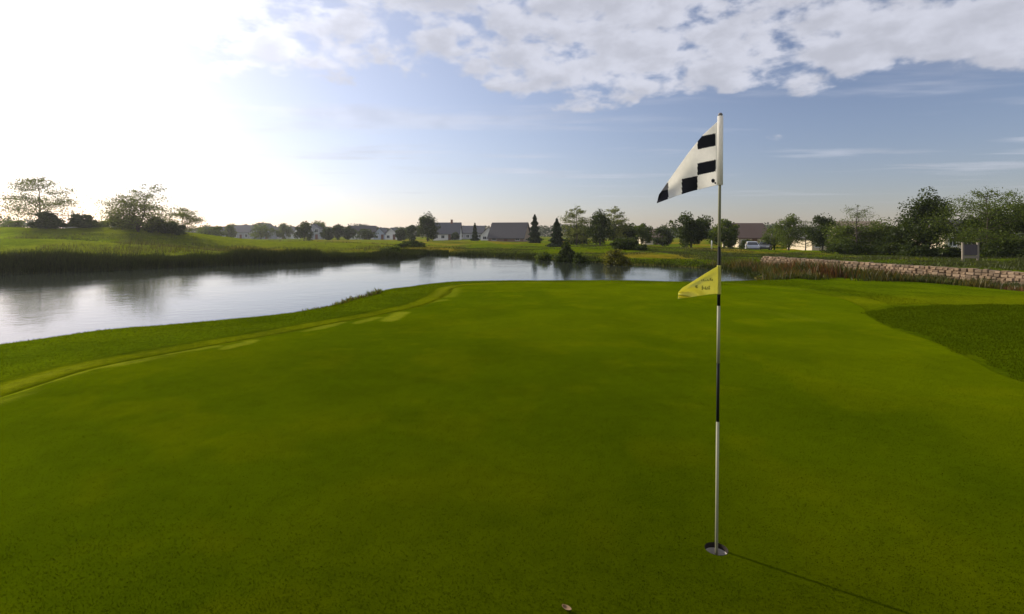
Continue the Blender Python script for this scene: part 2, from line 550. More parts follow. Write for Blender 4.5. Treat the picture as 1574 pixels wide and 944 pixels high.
# fields across the water: meadow to the left, mown grass towards the middle and right
across = sstep(22, 27, gy)
meadow = across * sstep(-6, -11, gx) * sstep(0.36, 0.5, n2 + 0.10)
col = lerp(col, COL_FAIR * 0.85, across * 0.7)
col = lerp(col, COL_MEADOW, meadow)
col = lerp(col, COL_DRY, across * sstep(0.56, 0.68, fbm(gx * 0.13 + 31, gy * 0.13, 4)) * 0.75)
col = lerp(col, COL_FAIR * 1.5, across * np.exp(-((gy - 64) / 3.5) ** 2) * sstep(-44, -50, gx))
col = lerp(col, COL_ROUGH * 0.95, sstep(20, 24, gy) * sstep(13.5, 17, gx) * sstep(60, 48, gy) * (0.55 + 0.45 * sstep(0.35, 0.6, n1)))
# collar rings round the green: a darker cut line, a closer-mown ring, another cut line
jit = (n3 - 0.5) * 0.06
e = gd + jit
ring = (gy < 19)
left = sstep(3.0, 1.0, gx)
col = lerp(col, COL_COLLAR, ring * sstep(0.55, 0.42, e) * (0.35 + 0.65 * left))
col = lerp(col, COL_CUT, ring * np.exp(-((e - 0.07) / 0.055) ** 2) * 0.9 * (0.25 + 0.75 * left))
col = lerp(col, COL_CUT, ring * np.exp(-((e - 0.56) / 0.07) ** 2) * 0.65 * left)
col = lerp(col, COL_PALE * 0.8, ring * np.exp(-((e - 0.30) / 0.08) ** 2) * left * sstep(0.45, 0.6, n1) * 0.5)
# light mown strip between the rough finger and the far collar, then the rough itself
strip = ring * sstep(13.6, 12.6, gy) * sstep(11.2, 11.8, gy) * sstep(6.5, 7.5, gx)
col = lerp(col, COL_COLLAR, strip * 0.9)
col = lerp(col, COL_ROUGH * 0.95, sstep(0.14, -0.16, fd + jit * 2.5) * (gy > 0))
# mud at the water's edge
col = lerp(col, COL_MUD, sstep(0.35, -0.1, pd))
idx = np.arange(nx * ny).reshape(ny, nx)
faces = np.stack([idx[:-1, :-1], idx[:-1, 1:], idx[1:, 1:], idx[1:, :-1]], -1).reshape(-1, 4)
keep = ~np.all(gd[faces] < -0.30, axis=1)
me = mesh_np('ground', np.stack([gx, gy, GZ.ravel()], -1), faces[keep], True, col)
ground = link('ground', me, M['ground']); tag(ground, kind='structure')

# ------------------------------------------------------------------ putting green (rings from the cup outwards)
NR, NS = 150, 960
ang = np.linspace(0, 2 * math.pi, NS, endpoint=False)
poly = green_edge
rad = np.zeros(NS)
for i in range(len(poly)):
    a = poly[i] - np.array(CUP); b = poly[(i + 1) % len(poly)] - np.array(CUP)
    e_ = b - a
    den = np.cos(ang) * e_[1] - np.sin(ang) * e_[0]
    with np.errstate(divide='ignore', invalid='ignore'):
        t = (a[0] * e_[1] - a[1] * e_[0]) / den
        u = (a[0] * np.sin(ang) - a[1] * np.cos(ang)) / den
    ok = (u >= -1e-6) & (u <= 1 + 1e-6) & (t > 0)
    rad = np.where(ok & (t > rad), t, rad)
CUP_R = 0.054
frac = np.linspace(0, 1, NR) ** 1.25
rr = CUP_R + (rad[None, :] - CUP_R) * frac[:, None]
vx = CUP[0] + rr * np.cos(ang); vy = CUP[1] + rr * np.sin(ang)
vz = terrain(vx, vy) + 0.006
cup_z = tz(*CUP) + 0.006
vz = vz + (cup_z - vz) * np.exp(-((rr - CUP_R) / 0.12) ** 2)
vx = np.vstack([vx, vx[-1:]]); vy = np.vstack([vy, vy[-1:]]); vz = np.vstack([vz, vz[-1:] - 0.03])
ii = np.arange((NR + 1) * NS).reshape(NR + 1, NS)
gf = np.stack([ii[:-1], ii[1:], np.roll(ii[1:], -1, 1), np.roll(ii[:-1], -1, 1)], -1).reshape(-1, 4)
fx, fy = vx.ravel(), vy.ravel()
COL_GREEN = np.array((0.0147, 0.0208, 0.00025))
gcol = np.tile(COL_GREEN, (len(fx), 1))
k1 = fbm(fx * 0.45 + 11, fy * 0.45, 4); k2 = fbm(fx * 1.9 + 3, fy * 1.9, 4); k3 = fbm(fx * 7, fy * 7, 3)
gcol = lerp(gcol, COL_GREEN * np.array((0.84, 0.90, 0.9)), sstep(0.42, 0.62, k1))
gcol = lerp(gcol, COL_GREEN * np.array((1.18, 1.08, 1.0)), sstep(0.55, 0.72, k2) * 0.7)
gdg = poly_sd(fx, fy, green_edge)
pale_edge = sstep(-0.26, -0.12, gdg + (k3 - 0.5) * 0.10) * sstep(7.0, 6.2, fy) * sstep(-3.8, -4.4, fx)
gcol = lerp(gcol, COL_PALE, pale_edge * 0.55 * sstep(0.30, 0.55, k2))
for (pxa, pya, pxb, pyb, wid, st) in [(262, 541, 326, 530, 0.085, .75), (348, 533, 392, 520, 0.12, .8), (474, 505, 522, 494, 0.14, .85), (550, 494, 578, 487, 0.13, .75),
                                     (598, 491, 618, 480, 0.20, .9), (655, 465, 682, 461, 0.15, .5), (690, 455, 697, 443, 0.30, .45), (420, 508, 450, 503, .06, .4), (1180, 478, 1260, 492, .25, .16)]:
    a = gp(pxa, pya); b = gp(pxb, pyb)
    dd = line_d(fx, fy, [a, b]) + (k3 - 0.5) * 0.12 + (k2 - 0.5) * 0.12
    gcol = lerp(gcol, COL_PALE, sstep(wid, wid * 0.35, dd) * st * 0.58)
pg = link('putting_green', mesh_np('putting_green', np.stack([fx, fy, vz.ravel()], -1), gf, True, gcol), M['green'])
tag(pg, kind='structure')

# ------------------------------------------------------------------ pond water
m, g = new_mat('pond_water')
tc = g.n('ShaderNodeTexCoord')
pos = tc.outputs['Object']
w1 = g.noise(g.vmath('MULTIPLY', pos, (0.7, 1.0, 1.0)), 3.4, 4.0, 0.55)
w2 = g.noise(pos, 0.35, 2.0, 0.5)
amp = g.smooth(w2, 0.35, 0.65, 0.45, 1.0)
bp = g.n('ShaderNodeBump'); bp.inputs['Strength'].default_value = 0.40; bp.inputs['Distance'].default_value = 0.018
g.set(bp.inputs['Height'], g.math('MULTIPLY', w1, amp))
b = principled(g, **{'Base Color': (0.030, 0.036, 0.026, 1), 'Roughness': 0.06, 'Specular IOR Level': 0.5, 'IOR': 1.33})
g.t.links.new(bp.outputs[0], b.inputs['Normal'])
M['water'] = m
wx = np.linspace(-75, 20, 40); wy = np.linspace(-22, 62, 40)
WX, WY = np.meshgrid(wx, wy)
wi = np.arange(WX.size).reshape(WX.shape)
wf = np.stack([wi[:-1, :-1], wi[:-1, 1:], wi[1:, 1:], wi[1:, :-1]], -1).reshape(-1, 4)
wsd = poly_sd(WX.ravel(), WY.ravel(), pond_poly)
wf = wf[np.any(wsd[wf] < 1.2, axis=1) & (np.min(wsd[wf], axis=1) < 2.2)]
pond = link('pond', mesh_np('pond', np.stack([WX.ravel(), WY.ravel(), np.full(WX.size, WATER_Z)], -1), wf), M['water'])
tag(pond, kind='structure')

# ------------------------------------------------------------------ grass and weeds that nobody could count
def blades(name, bx, by, hgt, wid, lean, mat, label, cat, bend=0.35, base=None, droop=0.0, short=False):
    """upright two-segment blades (one quad and one tip triangle each, kept as two quads with a narrow tip)"""
    n = len(bx)
    z0 = terrain(bx, by) - 0.02 if base is None else base
    a = rng.random(n) * 2 * math.pi
    ca, sa = np.cos(a), np.sin(a)
    la = rng.random(n) * 2 * math.pi
    lx, ly = np.cos(la) * lean * hgt, np.sin(la) * lean * hgt
    w = wid * (0.7 + 0.6 * rng.random(n))
    if short:       # small blades: one pointed face each
        V = np.stack([np.stack([bx - ca * w * 0.6, by - sa * w * 0.6, z0], 1), np.stack([bx + ca * w * 0.6, by + sa * w * 0.6, z0], 1),
                      np.stack([bx + lx, by + ly, z0 + hgt], 1)], 1)
        o = link(name, mesh_np(name, V.reshape(-1, 3), np.arange(3 * n).reshape(n, 3)), mat)
        return tag(o, label, cat, kind='stuff')
    V = np.zeros((n, 6, 3))
    for k, (fh, fw, fl) in enumerate(((0, 1, 0), (0.55, 0.8, bend), (1, 0.12, 1))):
        for s_, sg in enumerate((-0.5, 0.5)):
            V[:, 2 * k + s_, 0] = bx + ca * w * fw * sg + lx * fl
            V[:, 2 * k + s_, 1] = by + sa * w * fw * sg + ly * fl
            V[:, 2 * k + s_, 2] = z0 + hgt * (fh - droop * (fh == 1))
    q = np.array(((0, 1, 3, 2), (2, 3, 5, 4)))
    F = (np.arange(n)[:, None, None] * 6 + q[None]).reshape(-1, 4)
    o = link(name, mesh_np(name, V.reshape(-1, 3), F), mat)
    tag(o, label, cat, kind='stuff')
    return o


def scatter(x0, x1, y0, y1, n):
    return rng.uniform(x0, x1, n), rng.uniform(y0, y1, n)


def keepif(bx, by, mask):
    return bx[mask], by[mask]


# reeds and rank grass on the bank across the water, left half
bx, by = scatter(-36, -6, 22, 58, 640000)
sd = poly_sd(bx, by, pond_poly)
tall = fbm(bx * 0.35, by * 0.35, 3)
left_bank = (by > 22) & (bx < -7.0)
p = np.where(sd < 0.5, 1.0, np.exp(-np.maximum(sd - 1.2, 0) / 1.1))
ok = left_bank & (sd > -0.25) & (sd < 6) & (rng.random(len(bx)) < p)
bx, by = keepif(bx, by, ok); sd = sd[ok]; tall = tall[ok]
h = (0.42 + 0.55 * sstep(0.25, 0.75, tall)) * (0.55 + 0.6 * rng.random(len(bx))) * np.exp(-np.maximum(sd - 1.5, 0) / 3.0)
h = h * (1 - 0.45 * sstep(-14, -9, bx))
blades('reed_bank', bx, by, h, 0.035, 0.22, M['reed'], 'dark tall reeds and rank grass on the bank across the water', 'reeds')

# shorter sedge on the far shore, middle and right
bx, by = scatter(-8, 16, 24, 62, 300000)
sd = poly_sd(bx, by, pond_poly)
ok = (sd > -0.15) & (sd < 1.8) & (rng.random(len(bx)) < np.exp(-np.maximum(sd, 0) / 0.8))
bx, by = keepif(bx, by, ok)
h = (0.10 + 0.28 * sstep(0.35, 0.75, fbm(bx * 0.5 + 8, by * 0.5, 3))) * (0.5 + 0.7 * rng.random(len(bx)))
blades('shore_sedge', bx, by, h, 0.035, 0.25, M['reed'], 'low dark sedge along the far waterline', 'sedge')

# meadow tufts behind the reeds
bx, by = scatter(-85, -7, 26, 95, 150000)
sd = poly_sd(bx, by, pond_poly)
ok = (sd > 2.0) & (fbm(bx * 0.12 + 3, by * 0.12, 4) > 0.42) & (rng.random(len(bx)) < 30.0 / (by + 4)) & (terrain(bx, by) < 1.6)
bx, by = keepif(bx, by, ok)
h = (0.12 + 0.45 * sstep(0.4, 0.8, fbm(bx * 0.3, by * 0.3, 3))) * (0.5 + rng.random(len(bx)))
blades('meadow_grass', bx, by, h, 0.05, 0.3, M['meadow'], 'olive meadow grass in the field behind the reeds', 'grass', short=True)

# weeds between the green and the stone wall
cx_, cy_ = scatter(8.6, 21.5, 12.5, 34, 900)
bx = np.repeat(cx_, 150) + rng.normal(0, 0.28, 900 * 150); by = np.repeat(cy_, 150) + rng.normal(0, 0.34, 900 * 150)
tone = np.repeat(rng.random(900), 150); th = np.repeat(0.10 + 0.26 * rng.random(900) ** 1.8, 150)
wdv = (WALL_B - WALL_A) / np.hypot(*(WALL_B - WALL_A)); nv = np.array((-wdv[1], wdv[0]))
nn = (bx - WALL_A[0]) * nv[0] + (by - WALL_A[1]) * nv[1]
sd = poly_sd(bx, by, pond_poly)
near_line = 18.4 - 0.35 * np.maximum(bx - 9.5, 0) + (fbm(bx * 0.8, by * 0.8, 2) - 0.5) * 1.2
ok = (nn > 0.35) & (by > near_line) & (sd > 0.3) & (by < 36) & (bx > 8.8)
bx, by, tone, th = bx[ok], by[ok], tone[ok], th[ok]
th = th * (1 + 1.0 * sstep(15, 10, bx) + 1.0 * sstep(24, 30, by))
hh = th * (0.5 + 0.7 * rng.random(len(bx)))
for nm, mt, lo, hi, lb in (('weed_patch', 'weed', 0.0, 0.45, 'straw and olive weeds between the green and the stone wall'),
                           ('green_weeds', 'weed_green', 0.45, 0.92, 'leafy green weeds scattered in front of the stone wall'),
                           ('russet_weeds', 'weed_red', 0.92, 1.0, 'russet seed stalks among the weeds by the stone wall')):
    k = (tone >= lo) & (tone < hi)
    blades(nm, bx[k], by[k], hh[k], 0.03, 0.35, M[mt], lb, 'weeds')

# weeds leaning against the foot of the wall
q = 150
st_ = rng.uniform(-2.4, 15.5, q); nn_ = rng.uniform(0.22, 0.9, q)
bx = np.repeat(WALL_A[0] + wdv[0] * st_ + nv[0] * nn_, 70) + rng.normal(0, 0.13, q * 70)
by = np.repeat(WALL_A[1] + wdv[1] * st_ + nv[1] * nn_, 70) + rng.normal(0, 0.22, q * 70)
hh = np.repeat(0.14 + 0.34 * rng.random(q) ** 1.5, 70) * (0.4 + 0.7 * rng.random(q * 70))
blades('wall_weeds', bx, by, hh, 0.03, 0.35, M['weed_green'], 'green weeds growing against the foot of the stone wall', 'weeds')

# unmown grass on the rise behind the wall and thin tufts over the lawn across the pond
bx, by = scatter(14.5, 52, 20, 56, 190000)
nn = (bx - WALL_A[0]) * nv[0] + (by - WALL_A[1]) * nv[1]
ok = ((nn < -0.65) | (by > 36.5)) & (bx < by * 1.08 + 2) & (rng.random(len(bx)) < 24.0 / by) & (poly_sd(bx, by, pond_poly) > 0.5)
bx, by = keepif(bx, by, ok)
hh = (0.05 + 0.16 * sstep(0.35, 0.75, fbm(bx * 0.4, by * 0.4 + 7, 3))) * (0.4 + rng.random(len(bx)))
blades('unmown_grass', bx, by, hh, 0.03, 0.4, M['weed_green'], 'dark unmown grass on the rise behind the stone wall', 'grass', short=True)
bx, by = scatter(-7, 30, 34, 76, 120000)
ok = (poly_sd(bx, by, pond_poly) > 0.6) & (rng.random(len(bx)) < sstep(0.38, 0.62, fbm(bx * 0.2 + 2, by * 0.2, 4)))
bx, by = keepif(bx, by, ok)
blades('lawn_tufts', bx, by, 0.05 + 0.10 * rng.random(len(bx)), 0.03, 0.4, M['weed_green'], 'thin tufts of longer grass over the lawn across the pond', 'grass', short=True)

# longer turf of the rough finger and of the bank beside the water
bx, by = scatter(5.4, 15, 3.5, 13, 330000)
ok = (poly_sd(bx, by, rough_finger) < -0.02 + (fbm(bx * 3, by * 3, 2) - .5) * .35) & (bx < by * 1.05 + 1.0)
bx, by = keepif(bx, by, ok)
blades('rough_grass', bx, by, 0.022 + 0.03 * rng.random(len(bx)), 0.008, 0.6, M['rough'], 'darker longer grass of the rough beside the green', 'grass', short=True)
bx, by = scatter(-10, 10, 4, 20, 520000)
gdb = poly_sd(bx, by, green_edge); sd = poly_sd(bx, by, pond_poly)
ok = (gdb > 0.62) & (sd > 0.05) & (poly_sd(bx, by, rough_finger) > 0.1) & (bx < 9.6) & (bx > -by * 1.05 - 1) & (by - bx * 0.9 > 0)
ok &= rng.random(len(bx)) < 0.75
bx, by = keepif(bx, by, ok)
blades('bank_grass', bx, by, 0.02 + 0.03 * rng.random(len(bx)), 0.008, 0.6, M['rough'], 'mown bank grass between the green and the pond', 'grass', short=True)

# short blades standing out of the closely mown green where it is nearest
n = 190000
by = 1.7 + 5.2 * rng.random(n) ** 1.5; bx = rng.uniform(-1.08, 1.08, n) * by
k = (poly_sd(bx, by, green_edge) < -0.05) & (np.hypot(bx - CUP[0], by - CUP[1]) > CUP_R + 0.004)
bx, by = bx[k], by[k]; n = len(bx)
z0 = terrain(bx, by) + 0.0045
hh = 0.0035 + 0.0045 * rng.random(n); a = rng.random(n) * 6.283; la = rng.random(n) * 6.283
w = 0.0016 + 0.0012 * rng.random(n)
V = np.stack([np.stack([bx - np.cos(a) * w, by - np.sin(a) * w, z0], 1), np.stack([bx + np.cos(a) * w, by + np.sin(a) * w, z0], 1),
              np.stack([bx + np.cos(la) * hh * 0.9, by + np.sin(la) * hh * 0.9, z0 + hh], 1)], 1)
o = link('green_blades', mesh_np('green_blades', V.reshape(-1, 3), np.arange(3 * n).reshape(n, 3)), M['blade'])
tag(o, 'closely mown blades of the putting green in the foreground', 'grass', kind='stuff')


# ------------------------------------------------------------------ trees
def leaf_mesh(name, P, size, flat=0.0, aspect=0.55):
    """one small diamond-shaped leaf face per point"""
    n = len(P)
    d = rng.normal(size=(n, 3)); d[:, 2] *= (1 - flat)
    d /= np.linalg.norm(d, axis=1)[:, None] + 1e-9
    e = rng.normal(size=(n, 3)); e[:, 2] *= (1 - flat * 0.6)
    e -= d * np.sum(d * e, 1)[:, None]
    e /= np.linalg.norm(e, axis=1)[:, None] + 1e-9
    s = (size * (0.6 + 0.8 * rng.random(n)))[:, None]
    V = np.stack([P - d * s * 0.5, P + e * s * aspect * 0.5, P + d * s * 0.5, P - e * s * aspect * 0.5], 1)
    F = np.arange(n * 4).reshape(n, 4)
    return mesh_np(name, V.reshape(-1, 3), F)


def layered(H, W, r0, base_frac, stems=1, nb=30, env=0.8):
    """leader(s) with whorled, slightly rising boughs; foliage hangs in flat pads along the outer boughs"""
    tubes, pads = [], []
    for s_ in range(stems):
        a = s_ * 6.283 / stems + random.random()
        off = 0.0 if stems == 1 else W * 0.20
        hs = H * (1.0 if s_ == 0 else random.uniform(0.72, 0.92))
        ld = [Vector((math.cos(a) * off * t ** 1.2 + random.gauss(0, .012) * W, math.sin(a) * off * t ** 1.2, hs * t - 0.1)) for t in (0, .2, .4, .6, .8, .97)]
        tubes.append((ld, [r0 * (1.05 - .95 * t) for t in (0, .2, .4, .6, .8, .97)]))
        wloc = W * (0.5 if stems == 1 else 0.36)
        for k in range(nb):
            t = base_frac + (0.985 - base_frac) * ((k + random.random() * 0.8) / nb)
            f = (t - base_frac) / (1 - base_frac)
            ln = wloc * (0.22 + 0.86 * math.sin(math.pi * (0.16 + 0.82 * f ** 0.85)) ** env) * (1 - 0.50 * f ** 2.2) * random.uniform(0.62, 1.08)
            az = k * 2.39996 + random.gauss(0, .3)
            i_ = min(int(t * 5), 4); q = ld[i_].lerp(ld[i_ + 1], t * 5 - i_)
            rise = random.uniform(0.10, 0.80) * (0.75 + 0.3 * f)
            pts = [q]
            for m_ in range(4):
                pts.append(pts[-1] + Vector((math.cos(az) * ln / 4, math.sin(az) * ln / 4, ln / 4 * (rise - 0.10 * m_))))
                az += random.gauss(0, .16)
            tubes.append((pts, [r0 * .32 * (1 - .2 * m_) * (1.15 - .6 * f) for m_ in range(5)]))
            for m_ in (2, 3, 4):
                pads.append((pts[m_], ln * 0.17))
                for sd_ in (-1, 1):
                    az2 = az + sd_ * random.uniform(0.6, 1.1); l2 = ln * random.uniform(.22, .40)
                    e_ = pts[m_] + Vector((math.cos(az2) * l2, math.sin(az2) * l2, l2 * random.uniform(-.05, .3)))
                    tubes.append(([pts[m_], e_], [r0 * .10, r0 * .05])); pads.append((e_, ln * 0.15))
        pads.append((ld[-1], W * .06))
    return tubes, pads


def tree(name, px, dist, top, width_px, kind, mat, label, group=None, leaves=3000, leaf=0.22, base_frac=0.12, cat='tree', stems=1, pad=0.5, zdrop=0.0):
    X = spot(px, dist); z0 = tz(X, dist) - zdrop
    H = height_at(top, dist) - z0; W = width_px * dist / FPX
    root = empty(name, (X, dist, z0))
    tag(root, label, cat, group)
    tb = bmesh.new()
    r0 = max(0.03, H * 0.022)
    if kind == 'airy':
        tubes, pads = layered(H, W, r0 * 0.8, base_frac, stems)
        for pts, rd in tubes:
            bm_tube(tb, pts, rd, 5, False)
        rr0 = np.array([r_ for _, r_ in pads]); per = np.maximum(1, (leaves * rr0 ** 1.5 / np.sum(rr0 ** 1.5) * (0.5 + rng.random(len(rr0))))).astype(int)
        PC = np.repeat(np.array([tuple(p_) for p_, _ in pads]), per, 0); PR = np.repeat(rr0, per)
        P = PC + rng.normal(size=(len(PC), 3)) * PR[:, None] * np.array((1, 1, 0.62)) * pad * 1.25
        crown = leaf_mesh('crown', P, np.full(len(P), leaf), 0.25)
    else:
        n = int(leaves * 1.7); leaf = leaf * 1.25
        if kind == 'conifer':
            t = rng.random(n) ** 0.75          # 0 top .. 1 bottom
            tier = 0.82 + 0.22 * np.sin(t * 34 + rng.random() * 6)
            a = rng.random(n) * 6.283
            lob = 0.84 + 0.22 * np.sin(a * 5 + t * 9) * np.sin(a * 3 + 2)
            r = W * 0.5 * (0.03 + 0.97 * t ** 0.85) * tier * lob * np.sqrt(rng.uniform(0.35, 1.0, n))
            P = np.stack([np.cos(a) * r, np.sin(a) * r, H * (1 - (1 - base_frac) * t) - 0.12 * r], 1)
        else:
            # uneven crown made of many clumps hung round an envelope
            nc = 34 if kind == 'round' else 40
            cen = []
            while len(cen) < nc:
                u = rng.uniform(-1, 1, 3)
                if u @ u > 1: continue
                if kind == 'upright':
                    f_ = 1 - 0.62 * max(u[2], 0) ** 1.1 - 0.25 * max(-u[2], 0)
                    u[0] *= f_; u[1] *= f_
                if kind == 'shrub':
                    u[2] = abs(u[2]) * 2 - 1
                cen.append(u)
            cen = np.array(cen)
            cr = (0.20 + 0.22 * rng.random(nc))
            lum = rng.integers(0, nc, n)
            v = rng.normal(size=(n, 3)); v /= np.linalg.norm(v, axis=1)[:, None]
            v *= (rng.random(n) ** 0.4)[:, None]
            P = cen[lum] * 0.80 + v * cr[lum][:, None]
            hb = H * base_frac
            mx = np.percentile(np.abs(P[:, :2]), 99.5)
            P[:, :2] *= W * 0.5 / mx
            lo, hi = np.percentile(P[:, 2], 0.3), P[:, 2].max()
            P[:, 2] = hb + (P[:, 2] - lo) / (hi - lo) * (H - hb)
        crown = leaf_mesh('crown', P, np.full(len(P), leaf), 0.2)
        top_t = H * (0.9 if kind == 'conifer' else 0.6)
        bm_tube(tb, [(0, 0, -0.1), (0.02 * W, 0, H * 0.2), (-0.01 * W, 0.01, top_t)], [r0 * 1.2, r0, r0 * 0.3], 6, False)
        if kind != 'conifer':
            for j in range(6):
                a = j * 1.047 + random.random(); zz = H * (0.15 + 0.07 * j)
                bm_tube(tb, [(0, 0, zz), (math.cos(a) * W * 0.18, math.sin(a) * W * 0.18, zz + H * 0.14), (math.cos(a) * W * 0.33, math.sin(a) * W * 0.33, zz + H * 0.22)],
                        [r0 * 0.55, r0 * 0.35, r0 * 0.12], 5, False)
    bm_obj('trunk', tb, M['bark'], root)
    link('crown', crown, M[mat], root)
    return root


# left: open trees on the mound
G_M = 'trees and shrubs on the mound'
tree('locust_tree', 60, 75, 270, 92, 'airy', 'leaf_airy', 'open feathery tree standing alone on the mound, leftmost in view', G_M, 8000, 0.21, 0.16, pad=0.9)
tree('locust_tree', 212, 75, 281, 104, 'airy', 'leaf_airy', 'broad feathery multi-stemmed tree on the mound, largest of the left group', G_M, 11000, 0.21, 0.08, stems=3, pad=0.9)
tree('locust_tree', 281, 80, 318, 44, 'airy', 'leaf_airy', 'small thin feathery tree at the right foot of the mound', G_M, 3600, 0.20, 0.12, pad=0.9)
tree('dark_shrub', 71, 73, 324, 40, 'shrub', 'leaf_dark', 'dense dark shrub at the foot of the lone feathery tree', G_M, 2600, 0.24, 0.0, 'shrub')
tree('dark_shrub', 125, 76, 329, 38, 'shrub', 'leaf_dark', 'dark rounded shrub between the two feathery trees', G_M, 2400, 0.24, 0.0, 'shrub')
tree('dark_shrub', 156, 90, 338, 26, 'shrub', 'leaf_mid', 'little shrub just left of the broad feathery tree', G_M, 1200, 0.24, 0.0, 'shrub')
tree('dark_shrub', 20, 95, 336, 34, 'shrub', 'leaf_mid', 'low dark shrub left of the lone feathery tree', G_M, 1500, 0.26, 0.0, 'shrub')
tree('dark_shrub', -6, 110, 327, 40, 'shrub', 'leaf_airy', 'greyish shrub cut by the left edge of the picture', G_M, 1500, 0.3, 0.0, 'shrub')
tree('dark_shrub', 243, 77, 333, 34, 'shrub', 'leaf_dark', 'dark shrub under the right side of the broad feathery tree', G_M, 2000, 0.24, 0.0, 'shrub')
tree('dark_shrub', 268, 78, 340, 30, 'shrub', 'leaf_dark', 'dark low shrub under the small thin feathery tree', G_M, 1500, 0.24, 0.0, 'shrub')
tree('dark_shrub', 190, 78, 332, 50, 'shrub', 'leaf_mid', 'green shrub under the left side of the broad feathery tree', G_M, 2200, 0.24, 0.0, 'shrub')

# middle distance: trees among the far houses
G_F = 'trees among the far houses'
far_trees = [
    (322, 150, 344, 40, 'round', 'leaf_mid', 'pale hazy tree left of the far grey roofs'),
    (352, 190, 343, 22, 'round', 'leaf_mid', 'small tree rising between the two leftmost far roofs'),
    (401, 210, 341, 36, 'round', 'leaf_mid', 'wide rounded tree over the far grey houses at left'),
    (436, 210, 343, 24, 'round', 'leaf_mid', 'small rounded tree right of the far wide one'),
    (467, 150, 340, 26, 'round', 'leaf_dark', 'dark full tree standing before the far grey houses'),
    (489, 200, 339, 30, 'round', 'leaf_mid', 'hazy tree behind the tall pale far house'),
    (504, 170, 349, 20, 'round', 'leaf_dark', 'first of three dark trees in a row, leftmost'),
    (519, 170, 344, 17, 'round', 'leaf_dark', 'pointed dark tree, middle of three in a row'),
    (536, 170, 348, 22, 'round', 'leaf_dark', 'third of three dark trees in a row, rightmost'),
    (562, 180, 352, 38, 'round', 'leaf_dark', 'low broad dark tree before the far slate roof'),
    (617, 165, 351, 18, 'round', 'leaf_dark', 'small dark tree right of the white far houses'),
    (634, 160, 346, 22, 'round', 'leaf_dark', 'rounded dark tree left of the tall irregular tree'),
    (657, 140, 325, 34, 'upright', 'leaf_dark', 'tall irregular dark tree in the middle of the skyline'),
    (700, 185, 357, 14, 'shrub', 'leaf_dark', 'small shrub against the white wall of the slate-roofed house'),
    (748, 175, 356, 16, 'shrub', 'leaf_dark', 'dark shrub before the brown-roofed cottage'),
]
for i, (px, dist, top, w, kd, mt, lb) in enumerate(far_trees):
    tree('shade_tree' if kd != 'shrub' else 'dark_shrub', px, dist, top, w, kd, mt, lb, G_F, 1700, 0.42, 0.05, cat='shrub' if kd == 'shrub' else 'tree')
tree('conifer', 730, 150, 343, 16, 'conifer', 'leaf_conifer', 'narrow dark conifer between the slate and brown roofs', G_F, 1600, 0.32, 0.03)
tree('conifer', 822, 110, 330, 30, 'conifer', 'leaf_conifer', 'dark conifer at the right end of the big grey barn', G_F, 2600, 0.28, 0.04)
tree('conifer', 856, 88, 336, 36, 'conifer', 'leaf_conifer', 'nearer dark conifer with its skirt on the lawn', G_F, 3000, 0.24, 0.02)
G_C = 'trees across the pond'
tree('shade_tree', 886, 92, 315, 44, 'airy', 'leaf_airy', 'airy tall tree left of the dark pointed one', G_C, 5200, 0.22, 0.12, pad=0.9)
tree('dark_shrub', 890, 96, 345, 46, 'shrub', 'leaf_dark', 'dark undergrowth at the foot of the airy tall tree', G_C, 2200, 0.26, 0.0, 'shrub')
tree('shade_tree', 922, 85, 321, 42, 'upright', 'leaf_dark', 'dark dense pointed tree between two airy ones', G_C, 3200, 0.24, 0.06)
tree('shade_tree', 944, 92, 317, 44, 'airy', 'leaf_airy', 'airy tree right of the dark pointed one', G_C, 5200, 0.22, 0.12, pad=0.9)
tree('shade_tree', 958, 95, 342, 44, 'round', 'leaf_dark', 'rounded dark tree under the right airy tree', G_C, 2400, 0.26, 0.04)
tree('shade_tree', 986, 100, 343, 36, 'round', 'leaf_mid', 'low rounded tree at the end of the airy group', G_C, 2200, 0.28, 0.06)
tree('shade_tree', 1018, 105, 346, 32, 'round', 'leaf_dark', 'small dark tree left of the great round tree', G_C, 2000, 0.28, 0.06)
tree('shade_tree', 1062, 72, 324, 58, 'round', 'leaf_dark', 'great round dark tree on the lawn left of the flagstick', G_C, 5200, 0.22, 0.07)
tree('shade_tree', 1112, 80, 337, 48, 'round', 'leaf_mid', 'rounded tree directly behind the flagstick', G_C, 3600, 0.24, 0.06)
tree('dark_shrub', 960, 58, 366, 44, 'shrub', 'leaf_dark', 'broad dark bush on the lawn below the airy trees', G_C, 3200, 0.2, 0.0, 'shrub')
tree('dark_shrub', 985, 56, 376, 22, 'shrub', 'leaf_dark', 'small dark bush right of the broad lawn bush', G_C, 1300, 0.18, 0.0, 'shrub')
tree('willow_bush', 871, 42.5, 371, 34, 'shrub', 'leaf_dark', 'rounded willow bush overhanging the far waterline', G_C, 3600, 0.14, 0.0, 'shrub')
tree('willow_bush', 893, 40.5, 388, 30, 'shrub', 'leaf_dark', 'low dark bush at the waterline right of the willow bush', G_C, 1800, 0.13, 0.0, 'shrub')
tree('willow_bush', 836, 45, 386, 28, 'shrub', 'leaf_mid', 'low bush at the waterline left of the willow bush', G_C, 1600, 0.13, 0.0, 'shrub')
tree('willow_bush', 948, 38, 383, 40, 'shrub', 'leaf_yellow', 'yellow-green bush at the far waterline', G_C, 2600, 0.13, 0.0, 'shrub')
tree('willow_bush', 600, 50.5, 377, 30, 'shrub', 'leaf_mid', 'dark bush on the tip of the reedy point', G_C, 2200, 0.13, 0.0, 'shrub')
tree('willow_bush', 632, 66, 370, 46, 'shrub', 'leaf_dark', 'long dark thicket on the knoll behind the reedy point', G_C, 2600, 0.18, 0.0, 'shrub')

